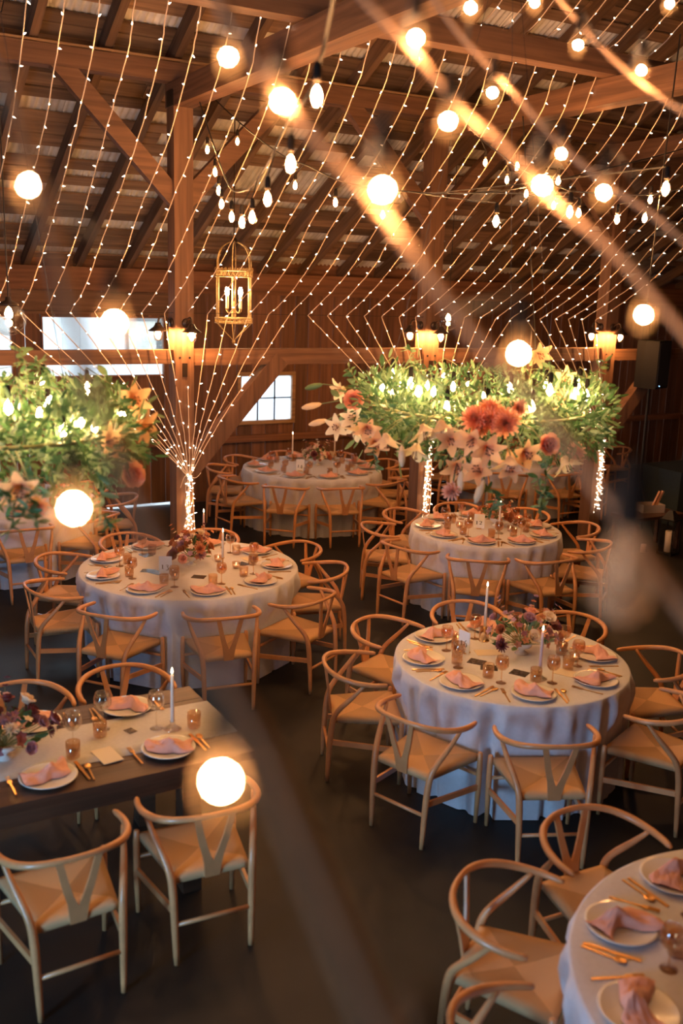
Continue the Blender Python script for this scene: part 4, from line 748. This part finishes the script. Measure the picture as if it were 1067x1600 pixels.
# ================================================================== FLOWER HOOPS
LILY = {'lily': bloom_lily(0.10, M['lily']), 'lilyp': bloom_lily(0.092, M['lilyp']), 'bell': bloom_lily(0.11, M['lilyp'], 0.75), 'bud': bloom_bud(0.13, M['lilyp']), 'budg': bloom_bud(0.12, M['leafl']),
        'rose': bloom_rose(0.072, M['rose'], 5), 'dahlia': bloom_dahlia(0.082, M['dahlia'], 1, 90), 'carnation': bloom_dahlia(0.055, M['blush'], 2, 60)}
HL = [leaf_mesh(0.062, 0.026, M['leaf']), leaf_mesh(0.052, 0.028, M['leafl']), leaf_mesh(0.070, 0.020, M['leafl'])]
def hoop(c, rad, flowers, vines, label, seed, nleaf, nparts, up):
    r = random.Random(seed); C = Vector(c); t = thing('flower_hoop', label, 'flowers', c)
    m = MB(); m.tube([(rad*math.cos(a), rad*math.sin(a), 0) for a in np.linspace(0, 2*math.pi, 49)], 0.010, 8); m.build('ring', M['stem'], t, True)
    for k in range(3):
        a = 2*math.pi*k/3+0.6; m = MB(); m.tube([(rad*math.cos(a), rad*math.sin(a), 0), (0.02*math.cos(a), 0.02*math.sin(a), up)], 0.0016, 4); m.build('hanging_wire', M['cordk'], t)
    lit = []
    for k in range(20):      # festoon bulbs wound through the greenery
        a = 2*math.pi*k/20+r.uniform(-0.1, 0.1); p = Vector(((rad+r.uniform(-0.10, 0.10))*math.cos(a), (rad+r.uniform(-0.10, 0.10))*math.sin(a), 0.15+r.uniform(-0.07, 0.07))); lit.append(p)
        bo = thing('bulb', None, None, p); bo.parent = t; put('glass', ME['bulb_glass'], bo); put('filament', ME['bulb_core_hoop'], bo); put('socket', ME['bulb_socket'], bo)
    for k in range(5):       # unseen fill bulbs added inside the ring to light the table and blooms
        a = 2*math.pi*k/5+0.3; p = Vector((0.30*math.cos(a), 0.30*math.sin(a), 0.14))
        bo = thing('bulb', None, None, p); bo.parent = t; put('glass', ME['bulb_glass'], bo); put('filament', ME['bulb_core_hoop'], bo); put('socket', ME['bulb_socket'], bo)
        m = MB(); m.tube([p+Vector((0, 0, 0.05)), Vector((rad*math.cos(a), rad*math.sin(a), 0.10))], 0.003, 5); m.build('fill_bulb_drop', M['cordk'], t)
    m = MB(); P = lit+[lit[0]]; m.tube(crv([p+Vector((0, 0, 0.06)) for p in P], 3), 0.0025, 5); m.build('bulb_cord', M['stem'], t)
    # greenery: the larger outer leaves one by one, the dense rest as one mass
    def sprig(out, k_):
        a = r.uniform(0, 2*math.pi); th = r.uniform(0, 2*math.pi); rr = 0.20*math.sqrt(r.random())*(1.0 if not out else 1.15)
        base = Vector((math.cos(a), math.sin(a), 0)); p = base*(rad+rr*math.cos(th))+Vector((0, 0, 0.02+rr*1.05*math.sin(th)-0.03))
        d = (base*math.cos(th)+Vector((0, 0, math.sin(th)*0.9+0.1))+Vector((r.uniform(-.9, .9), r.uniform(-.9, .9), r.uniform(-.7, .7)))).normalized(); return p, d
    dense = MB()
    for i in range(nleaf):
        p, d = sprig(False, i); q = aim(d, r.uniform(0, 6)) @ roty(-1.2); dense.cur = 0 if r.random() < 0.62 else 1
        petal(dense, p, q, r.uniform(0.035, 0.065), r.uniform(0.013, 0.024), r.uniform(0.2, 0.9), 0.2, 4, 3, 0.1)
    dense.build('foliage', [M['leaf'], M['leafl']], t, True)['kind'] = 'stuff'
    for i in range(nparts):
        p, d = sprig(True, i); put('leaf', r.choice(HL), t, p+d*0.04, q=aim(d, r.uniform(0, 6)) @ roty(-1.1), scale=r.uniform(0.8, 1.3))
    # trailing vines
    for v in vines:
        P = [Vector(x)-C for x in v]; path = crv(P, 6); m = MB(); m.tube(path, 0.0025, 5); m.build('vine', M['stem'], t)
        for i, p in enumerate(path):
            for s in (0, 1):
                d = Vector((r.uniform(-1, 1), r.uniform(-1, 1), r.uniform(-0.6, 0.6))); put('leaf', r.choice(HL), t, Vector(p), q=aim(d, r.uniform(0, 6)) @ roty(-1.2), scale=r.uniform(0.6, 1.0))
    # blossoms, each on its stem
    view = (Vector((0, 0, 3.09))-C).normalized()
    for kind, pos, side in flowers:
        p = Vector(pos)-C; a = math.atan2(p.y, p.x); root = Vector((rad*0.92*math.cos(a), rad*0.92*math.sin(a), 0.0))
        rt = Vector((0.866, -0.5, 0))*side
        d = {'lily': view*0.8+rt*0.7+Vector((r.uniform(-.4, .4), r.uniform(-.4, .4), r.uniform(-0.5, 0.25))), 'bell': view*0.35+rt*0.4+Vector((r.uniform(-.3, .3), r.uniform(-.3, .3), -1.0)), 'bud': rt*1.0+Vector((r.uniform(-.3, .3), r.uniform(-.3, .3), -0.25 if side else -1.0)),
             'rose': view*1.0+rt*0.5+Vector((0, 0, 0.1)), 'dahlia': view+Vector((r.uniform(-.4, .4), r.uniform(-.4, .4), r.uniform(-.1, .4))), 'carnation': view+Vector((r.uniform(-.4, .4), r.uniform(-.4, .4), 0))}[kind]
        d.normalize(); L_ = {'lily': 0.07, 'bell': 0.10, 'bud': 0.06}.get(kind, 0.03); base = p-d*L_
        me = LILY[kind]
        if kind == 'lily' and side < 0: me = LILY['lilyp']
        if kind == 'bud' and r.random() < 0.3: me = LILY['budg']
        put({'bell': 'lily', 'carnation': 'carnation'}.get(kind, kind), me, t, base, q=aim(d, r.uniform(0, 6)), scale=r.uniform(0.92, 1.1))
        m = MB(); m.tube(crv([root, (root+base)/2+Vector((0, 0, 0.03)), base], 3), 0.004, 5, False); m.build('stem', M['stem'], t)
    return t
# shared festoon bulb meshes
b = MB(); b.lathe([(0.011, 0.0), (0.012, -0.012), (0.021, -0.034), (0.0235, -0.052), (0.019, -0.070), (0.009, -0.079), (0.0, -0.081)], 12, capb=False); ME['bulb_glass'] = b.mesh('bulb_glass', M['bulbg'], True)
ME['bulb_glass_near'] = ME['bulb_glass'].copy(); ME['bulb_glass_near'].materials[0] = M['bulbn']
ME['bulb_glass_unlit'] = ME['bulb_glass'].copy(); ME['bulb_glass_unlit'].materials[0] = M['bulb_amber']
b = MB(); b.lathe([(0.0, -0.014), (0.009, -0.024), (0.0155, -0.046), (0.012, -0.062), (0.0, -0.068)], 8, capb=False); ME['bulb_core'] = b.mesh('bulb_core', M['filament'], True)
b = MB(); b.lathe([(0.0062*math.sin(a), -0.042-0.0062*math.cos(a)) for a in np.linspace(0, math.pi, 9)], 12, capb=False); ME['bulb_core_near'] = b.mesh('bulb_core_near', M['fil_near'], True)
b = MB(); b.lathe([(0.0, 0.052), (0.009, 0.050), (0.0125, 0.035), (0.0135, 0.004), (0.012, -0.004), (0.0, -0.004)], 10, capb=False); ME['bulb_socket'] = b.mesh('bulb_socket', M['socket'], True)
ME['bulb_core_hoop'] = ME['bulb_core'].copy(); ME['bulb_core_hoop'].materials[0] = M['hoopglow']
hoop(G['HOOP_C'], 0.60, G['HOOP_R'], G['RVINES'], 'large lit hoop of greenery and peach lilies hanging above the table sixteen', 21, 5200, 260, 2.6)
hoop(G['HOOPL_C'], 0.54, G['HOOP_L'], G['LVINES'], 'lit hoop of greenery hanging above the farm table at the left edge', 22, 5200, 260, 2.6)

# ================================================================== FAIRY LIGHT STRINGS
PROF = [(9.155, 2.80), (8.70, 3.05), (8.28, 3.34), (7.93, 3.655), (7.28, 4.165), (6.85, 4.60), (6.72, 4.86), (6.60, 5.085), (6.40, 5.20), (5.6, 5.78), (4.9, 6.45)]
PIN = {0: (3.46, 9.075, 1.20), 1: (6.37, 9.075, 1.34), 2: (9.07, 9.075, 1.28)}
bulbs_made = 0
def fairy_bulb(m, p, d, s=1.0):
    p = Vector(p); d = Vector(d).normalized(); u = d.orthogonal().normalized(); v = d.cross(u); r = 0.0055*s; L = 0.026*s; vs = [p]
    for a in (0, 2.094, 4.189): vs.append(p+d*L*0.35+(u*math.cos(a)+v*math.sin(a))*r)
    vs.append(p+d*L); m.add(vs, [(0, 2, 1), (0, 3, 2), (0, 1, 3), (4, 1, 2), (4, 2, 3), (4, 3, 1)])
ORDW = ['', 'first', 'second', 'third', 'fourth', 'fifth', 'sixth', 'seventh', 'eighth', 'ninth', 'tenth', 'eleventh', 'twelfth', 'thirteenth', 'fourteenth', 'fifteenth', 'sixteenth', 'seventeenth']
xs = [2.123+0.2237*i for i in range(-3, 31)]
pinned = {0: 0, 1: 0, 2: 0}
for i, x in enumerate(xs):
    r = random.Random(500+i); px = 0 if x < 4.78 else (1 if x < 7.50 else 2)
    up = [Vector((x+0.10*k/8+0.006*r.uniform(-1, 1), y, z-0.05*math.sin(math.pi*min(1, k/7))*r.uniform(0.0, 1.0))) for k, (y, z) in enumerate(PROF)]
    pp = Vector(PIN[px]); k0 = up[0]; dx = x-pp.x
    down = [k0, k0.lerp(pp, 0.35)+Vector((-dx*0.03, -0.01, -0.02)), k0.lerp(pp, 0.7)+Vector((-dx*0.06, -0.02, -0.03)), pp+Vector((0.02*r.uniform(-1, 1), -0.01, 0))]
    path = [Vector(q) for q in crv(up[::-1], 5)]+[Vector(q) for q in crv(down, 6)][1:]
    n_from_left = i+1; nm = NMS[px]; pinned[px] += 1
    t = thing('fairy_light_string', 'warm fairy light string tied to the %s, %s from the left there' % (nm, ORDW[pinned[px]]), 'string lights', (0, 0, 0), 0, 'fairy light curtain')
    m = MB(); m.tube([q+Vector((0.004*r.uniform(-1, 1), 0, 0.004*r.uniform(-1, 1))) for q in path], 0.0046, 5, False); m.build('wire', M['wire'], t)
    m = MB(); acc = r.uniform(0, 0.15); 
    for a, c in zip(path[:-1], path[1:]):
        seg = (c-a).length
        while acc < seg:
            p = a.lerp(c, acc/seg); d = Vector((r.uniform(-1, 1), r.uniform(-1, 0.2), r.uniform(-0.6, 0.5))); fairy_bulb(m, p, d, 1.15); bulbs_made += 1; acc += r.uniform(0.175, 0.22)
        acc -= seg
    m.build('mini_bulbs', M['fairy'], t)['kind'] = 'stuff'
    for kk in (2, 5): lamp('string_glow', up[kk]+Vector((0.05, -0.06, -0.02)), FAIRY_W, WARM, 0.006, t)
m = MB(); m.tube([(0.4, 9.16, 2.806), (3.4, 9.16, 2.806), (6.3, 9.16, 2.804), (9.05, 9.16, 2.802)], 0.0025, 5); o = m.build('hanger_wire', M['bronze']); tag(o, 'thin taut wire across the posts where the light strings bend', 'wire')
for px in range(3):
    r = random.Random(60+px); c = Vector(PIN[px]); t = thing('fairy_light_bundle', 'dense bundle of fairy lights trailing down the ' + NMS[px], 'string lights', (0, 0, 0), 0, 'fairy light bundles')
    m = MB(); mb = MB()
    for k in range(9):
        P = [c+Vector((0, -0.01, 0))]; ox = r.uniform(-0.045, 0.06)
        zo = r.uniform(-0.05, 0.05)
        for j in range(1, 8): z = c.z-0.125*j+zo+r.uniform(-0.03, 0.03); P.append(Vector((c.x+ox*(0.55+0.07*j)+r.uniform(-0.018, 0.018), 9.2-PW/2-0.012-r.uniform(0, 0.02), z)))
        path = crv(P, 3); m.tube(path, 0.003, 4, False)
        for q in path[k % 3::2]: fairy_bulb(mb, q, (r.uniform(-1, 1), -abs(r.uniform(0.2, 1)), r.uniform(-0.5, 0.5)), 1.2)
    for k in range(2): s = (-1, 1)[k]; m.tube(crv([c, c+Vector((s*0.06, -0.03, 0.01-0.02*k)), c+Vector((s*0.11, -0.04, (-0.1, 0.04)[k]))], 4), 0.003, 5)
    m.build('wires', M['wire'], t); mb.build('mini_bulbs', M['fairy'], t)['kind'] = 'stuff'
    for z in (0.25, 0.6): lamp('bundle_glow', c+Vector((0, -0.06, -z)), 0.8, WARM, 0.02, t)

# ================================================================== FESTOON STRINGS
def festoon(pts, socks, lit, label, cord_r, cord_m, near, power, group):
    t = thing('festoon_string', label, 'string lights', (0, 0, 0), 0, group)
    path = crv(pts, 6); m = MB(); m.tube(path, cord_r, 6); m.build('cord', cord_m, t, True)
    P = [Vector(p) for p in path]
    for i, s in enumerate(socks):
        s = Vector(s); drop = Vector((0, 0, -0.01)) if near else Vector((0, 0, 0))
        a = s+Vector((0, 0, 0.028 if near else 0.05)); c = min(P, key=lambda q: (q-a).length)
        bo = thing('bulb', None, None, s+drop); bo.parent = t; bo.scale = ((0.55,)*3 if lit[i] else (0.9,)*3) if near else (1,)*3
        put('glass', ME[('bulb_glass_near' if lit[i] else 'bulb_glass_unlit') if near else 'bulb_glass'], bo); put('socket', ME['bulb_socket'], bo)
        if lit[i]: put('filament', ME['bulb_core_near' if near else 'bulb_core'], bo)
        else: put('filament', ME['bulb_unlit'], bo)
        if (c-a).length > 0.01: m = MB(); m.tube([c, c.lerp(a, 0.5)+Vector((0, 0, -0.005)), a], cord_r*0.6, 5); m.build('drop_cord', M['cordk'], t)
b = MB(); b.lathe([(0.0, -0.020), (0.0045, -0.026), (0.0055, -0.045), (0.0, -0.058)], 8, capb=False); ME['bulb_unlit'] = b.mesh('bulb_unlit', M['paper'], True)
FL = {'far': 'dark cord of sharp bulbs sagging across the roof above the middle post', 'cluster': 'cord of bulbs bunching above the cage lantern and rising towards the camera', 'right': 'dark cord of small bulbs in front of the roof at upper right'}
for nm, pts, socks in G['FESTOON']: festoon(pts, socks, [1]*len(socks), FL[nm], 0.006, M['cordk'], False, FEST_W, 'festoon strings')
NL = {'long': 'blurred foreground cord with bulbs crossing from top centre to the right edge', 'second': 'second blurred foreground cord, above the longest one, with four bulbs', 'third': 'third blurred cord with bulbs, upper right', 'fourth': 'short cord with bulbs in the top right corner', 'left': 'very close blurred cord from the left edge down to bottom centre'}
for nm, pts, socks, lit in G['NEAR']: festoon(pts, socks, lit, NL[nm], 0.0045, M['cord'], True, 0, 'near festoon strings')

# ================================================================== LANTERN, SCONCES, PENDANTS
ln = thing('cage_lantern', 'ornate brass birdcage lantern with candle bulbs hanging on a chain by the post', 'lantern', (4.42, 10.2, 2.44))
R1 = 0.205
for z in (0.235, 0.285, 0.735, 0.80):
    m = MB(); m.tube([(R1*math.cos(a), R1*math.sin(a), z) for a in np.linspace(0, 2*math.pi, 33)], 0.007, 6); m.build('ring', M['brass'], ln, True)
for z, nm in ((0.26, 'lower_fretwork'), (0.768, 'upper_fretwork')):
    m = MB()
    for k in range(26):
        a = 2*math.pi*k/26; m.tube([(R1*math.cos(a+q)*1.0, R1*math.sin(a+q), z+dz) for q, dz in ((-0.10, -0.026), (0, 0.026), (0.10, -0.026))], 0.0045, 4); m.tube([(R1*math.cos(a+q), R1*math.sin(a+q), z+0.02*math.sin(q*40)) for q in (-0.06, -0.02, 0.02, 0.06)], 0.004, 4)
    m.build(nm, M['brass'], ln)
m = MB()
for k in range(26): a = 2*math.pi*k/26; m.lathe([(0.012, 0), (0.014, 0.012), (0.006, 0.03), (0, 0.036)], 5, (R1*math.cos(a), R1*math.sin(a), 0.80))
m.build('crown', M['brass'], ln)
for k in range(6):
    a = 2*math.pi*k/6+0.2; m = MB(); m.box((R1*math.cos(a), R1*math.sin(a), 0.51), (0.016, 0.016, 0.46), (0, 0, a)); m.build('bar', M['brass'], ln)
    m = MB(); m.tube(crv([(R1*math.cos(a), R1*math.sin(a), 0.80), (R1*0.98*math.cos(a), R1*0.98*math.sin(a), 0.93), (R1*0.72*math.cos(a), R1*0.72*math.sin(a), 1.05), (0.02*math.cos(a), 0.02*math.sin(a), 1.115)], 4), 0.006, 6); m.build('dome_rib', M['brass'], ln, True)
    m = MB(); m.tube(crv([(R1*math.cos(a), R1*math.sin(a), 0.225), (R1*0.5*math.cos(a), R1*0.5*math.sin(a), 0.13), (0.012*math.cos(a), 0.012*math.sin(a), 0.05)], 4), 0.005, 5); m.build('foot_scroll', M['brass'], ln)
m = MB(); m.lathe([(0, 0.0), (0.015, 0.012), (0.022, 0.03), (0.01, 0.055), (0, 0.06)], 8); m.build('finial', M['brass'], ln, True)
m = MB(); m.lathe([(0.045, 1.10), (0.04, 1.125), (0.012, 1.16), (0, 1.165)], 10); m.build('cap', M['bronze'], ln, True)
m = MB(); m.tube([(0, 0, 1.15), (0, 0, 2.40)], 0.007, 6); m.build('chain', M['bronze'], ln)
m = MB(); m.tube([(0, 0, 0.30), (0, 0, 0.47)], 0.009, 6); m.build('candelabra_stem', M['brass'], ln)
for k in range(4):
    a = k*math.pi/2+0.5; c, s_ = 0.105*math.cos(a), 0.105*math.sin(a)
    m = MB(); m.tube(crv([(0, 0, 0.40), (c*0.6, s_*0.6, 0.34), (c, s_, 0.37), (c, s_, 0.40)], 3), 0.005, 5); m.build('arm', M['brass'], ln)
    m = MB(); m.tube([(c, s_, 0.39), (c, s_, 0.53)], 0.011, 8); m.build('candle_sleeve', M['wax'], ln)
    m = MB(); m.lathe([(0, 0.53), (0.014, 0.548), (0.017, 0.57), (0.008, 0.605), (0, 0.625)], 8, (c, s_, 0)); m.build('flame_bulb', M['lanternglow'], ln, True)
def sconce(x, y, z, rz, label, lit=SCON_W):
    t = thing('wall_sconce', label, 'wall lamp', (x, y, z), rz, 'barn sconces')    # local -y = away from post
    m = MB(); m.lathe([(0.05, 0), (0.045, 0.015), (0.0, 0.02)], 14, (0, 0, 0.05), Matrix.Rotation(math.pi/2, 3, 'X')); m.build('back_plate', M['bronze'], t, True)
    m = MB(); m.tube(crv([(0, -0.01, 0.05), (0, -0.06, 0.10), (0, -0.12, 0.10), (0, -0.14, 0.05), (0, -0.14, 0.03)], 4), 0.010, 6); m.build('arm', M['bronze'], t, True)
    m = MB(); m.lathe([(0.0, 0.05), (0.024, 0.05), (0.03, 0.035), (0.045, 0.01), (0.095, -0.025), (0.093, -0.030), (0.042, 0.004), (0.0, 0.02)], 18, (0, -0.14, 0), capb=False); m.build('shade', M['bronze'], t, True)
    m = MB(); m.lathe([(0.040, -0.005), (0.046, -0.03), (0.046, -0.085), (0.034, -0.115), (0.0, -0.125)], 14, (0, -0.14, 0), capb=False); m.build('jar', M['bulbg'], t, True)
    m = MB(); m.lathe([(0.0, -0.01), (0.018, -0.03), (0.028, -0.06), (0.02, -0.085), (0.0, -0.095)], 10, (0, -0.14, 0), capb=False); m.build('bulb', M['filament'], t, True)
for px, nm in zip(PXS, NMS):
    sconce(px+0.02, PY-PW/2, 2.66, 0.0, 'barn sconce on the front face of the ' + nm)
    sconce(px-PW/2, PY, 2.66, -math.pi/2, 'barn sconce on the left face of the ' + nm)
def globe(x, y, z, r0, top, label, p):
    t = thing('globe_pendant', label, 'pendant lamp', (x, y, z), 0, 'glass globe pendants')
    m = MB(); m.lathe([(r0*math.sin(a), -r0*math.cos(a)) for a in np.linspace(0.0, 2.65, 14)], 20, capb=False); m.build('globe', M['clear'], t, True)
    m = MB(); m.lathe([(r0*0.62, r0*0.80), (r0*0.6, r0*0.92), (r0*0.2, r0*1.1), (r0*0.16, r0*1.3), (0, r0*1.32)], 14, capb=True); m.build('cap', M['bronze'], t, True)
    m = MB(); m.tube([(0, 0, r0*1.3), (0, 0, top-z)], 0.005, 6); m.build('cord', M['cordk'], t)
    m = MB(); m.lathe([(0, r0*0.75), (0.02, r0*0.6), (0.032, r0*0.3), (0.024, r0*0.1), (0, r0*0.0)], 10, capb=False); m.build('bulb', M['filament'], t, True)
globe(1.573, 8.013, 2.775, 0.13, zb(8.013)+0.26, 'clear glass globe pendant at the left edge in front of the window', 4)
globe(7.42, 10.3, 2.72, 0.125, zb(10.3)+0.26, 'clear glass globe pendant just behind the middle post', 4)

# ================================================================== RIGHT SIDE: LOUDSPEAKER, TABLES, LANTERN
sp = thing('speaker_stand', 'black tripod stand carrying the loudspeaker at right', 'stand', (9.72, 9.0, 0))
m = MB(); m.tube([(0, 0, 0.10), (0, 0, 1.96)], 0.018, 8); m.build('pole', M['black'], sp)
m = MB(); m.tube([(0, 0, 0.75), (0, 0, 0.85)], 0.03, 8); m.build('collar', M['black'], sp)
for k in range(3): a = 2*math.pi*k/3+0.5; m = MB(); m.tube([(0.02*math.cos(a), 0.02*math.sin(a), 0.72), (0.36*math.cos(a), 0.36*math.sin(a), 0.012)], 0.011, 6); m.build('leg', M['black'], sp)
lo = thing('loudspeaker', 'black box loudspeaker on a tripod stand beside the right post', 'loudspeaker', (9.72, 9.0, 1.96), D2(20))
m = MB()
ft_ = [(-0.19, -0.16), (0.19, -0.16), (0.19, 0.02), (0.10, 0.17), (-0.10, 0.17), (-0.19, 0.02)]
m.add([(x, y, 0) for x, y in ft_]+[(x, y, 0.60) for x, y in ft_], [(5, 4, 3, 2, 1, 0), (6, 7, 8, 9, 10, 11)]+[(i, (i+1) % 6, (i+1) % 6+6, i+6) for i in range(6)]); m.build('cabinet', M['blackbox'], lo)
m = MB(); m.box((0, -0.164, 0.30), (0.35, 0.012, 0.56)); m.build('grille', mat('grille', (0.012, 0.011, 0.010), 0.8, noise=(300, 0.5)), lo)
m = MB(); m.box((-0.10, -0.172, 0.035), (0.012, 0.006, 0.008)); m.build('indicator_light', emis('blue_led', (0.3, 0.6, 1.0), 6), lo)
m = MB(); m.tube(crv([(9.86, 9.20, 2.2), (9.98, 9.26, 1.75), (9.88, 9.16, 1.55), (9.78, 9.06, 1.2), (9.785, 9.05, 0.75)], 5), 0.006, 5); o = m.build('speaker_cable', M['cordk']); tag(o, 'thin black cable hanging from the loudspeaker', 'cable')
m = MB(); m.box((0, 0, 0), (0.09, 0.05, 0.13)); o = m.build('outlet_box', M['plastic'], loc=(13.3, 12.96, 1.15)); tag(o, 'pale electrical box on the dark wall at right', 'outlet')
tt = thing('side_table', 'rectangular table under the teal cloth at right edge', 'table', (11.3, 9.5, 0))
m = MB(); m.box((0, 0, 0.73), (1.3, 0.7, 0.03)); m.build('tabletop', M['farm'], tt)
for sx in (-1, 1):
    for sy in (-1, 1): m = MB(); m.box((sx*0.58, sy*0.28, 0.36), (0.05, 0.05, 0.715)); m.build('leg', M['farm'], tt)
m = MB(); m.box((0, 0, 0.378), (1.42, 0.82, 0.752), None, 0.93); 
for (nn, x) in (): pass
o = m.build('table_cover', M['teal'], loc=(11.3, 9.5, 0.002)); tag(o, 'dark teal cloth covering the table at the right edge', 'tablecloth')
st = thing('low_stand', 'low dark wooden stand holding the plastic tray at right', 'table', (9.30, 8.42, 0))
m = MB(); m.box((0, 0, 0.44), (0.85, 0.42, 0.04)); m.build('top', M['farm'], st)
for sx in (-1, 1):
    for sy in (-1, 1): m = MB(); m.box((sx*0.38, sy*0.17, 0.21), (0.05, 0.05, 0.42)); m.build('leg', M['farm'], st)
tr = thing('plastic_tray', 'cream plastic tray with odds and ends on the low stand', 'tray', (9.38, 8.48, 0.46), D2(-15))
m = MB(); m.box((0, 0, 0.006), (0.30, 0.20, 0.012))
for s in (-1, 1): m.box((s*0.15, 0, 0.05), (0.008, 0.205, 0.10)); m.box((0, s*0.10, 0.05), (0.30, 0.008, 0.10))
m.build('tray', M['plastic'], tr)
for k, (dx, dz) in enumerate(((0.05, 0.0), (0.09, 0.02))):
    m = MB(); m.box((0, 0, 0.13), (0.03, 0.025, 0.24), (0.15, 0.35, 0)); o = m.build('wooden_paddle', M['oak'], loc=(9.40+dx, 8.47-dx*0.3, 0.475+dz*0.2)); tag(o, 'light wooden paddle leaning in the plastic tray, %s one' % ('left' if k == 0 else 'right'), 'paddle', 'paddles in tray')
m = MB(); m.lathe([(0.0, 0), (0.05, 0.0), (0.06, 0.03), (0.03, 0.05), (0, 0.05)], 10); o = m.build('twine_ball', M['paper'], None, True, loc=(9.33, 8.49, 0.473), scale=0.7); tag(o, 'small beige roll lying in the plastic tray', 'roll')
def floor_lantern(x, y, label):
    t = thing('floor_lantern', label, 'lantern', (x, y, 0), 0.2)
    m = MB(); m.box((0, 0, 0.015), (0.20, 0.20, 0.03)); m.build('base', M['black'], t); m = MB(); m.box((0, 0, 0.44), (0.20, 0.20, 0.02)); m.build('top', M['black'], t)
    m = MB(); m.box((0, 0, 0.50), (0.17, 0.17, 0.10), None, 0.3); m.build('roof', M['black'], t)
    for sx in (-1, 1):
        for sy in (-1, 1): m = MB(); m.box((sx*0.09, sy*0.09, 0.23), (0.014, 0.014, 0.42)); m.build('post', M['black'], t)
    c = thing('pillar_candle', 'tall cream pillar candle inside the black floor lantern', 'candle', (x, y, 0.03)); m = MB(); m.lathe([(0.052, 0), (0.052, 0.26), (0.045, 0.265), (0, 0.258)], 16); m.build('wax', M['wax'], c, True); m = MB(); m.tube([(0, 0, 0.255), (0, 0, 0.275)], 0.002, 5); m.build('wick', M['ink'], c)
floor_lantern(9.36, 8.10, 'black metal floor lantern with a pillar candle at right')
m = MB(); m.lathe([(0.035, 0), (0.035, 0.10), (0, 0.098)], 12); o = m.build('pillar_candle', M['waxp'], None, True, loc=(9.12, 8.28, 0)); tag(o, 'short pillar candle on the floor beside the black lantern', 'candle')
# two extra chairs by the right wall
for k, (x, y, f) in enumerate(((11.4, 11.17, 170), (11.6, 12.1, 190))): chair(x, y, D2(f), 'oak wishbone chair beyond the right post, %s one' % ('nearer' if k == 0 else 'farther'), 'wishbone chairs')
# suspension cables crossing the roof space
for pts, l in (([(6.0, 5.6, 5.0), (5.35, 5.05, 3.2), (5.30, 5.0, 2.9)], 'black drop cord hanging from the beam at upper right'), ([(6.2, 7.6, 4.7), (6.95, 8.2, 3.3), (7.9, 9.1, 2.2)], 'dark diagonal guy wire in front of the far wall')):
    m = MB(); m.tube(pts, 0.006, 5); o = m.build('cable', M['cordk']); tag(o, l, 'cable')
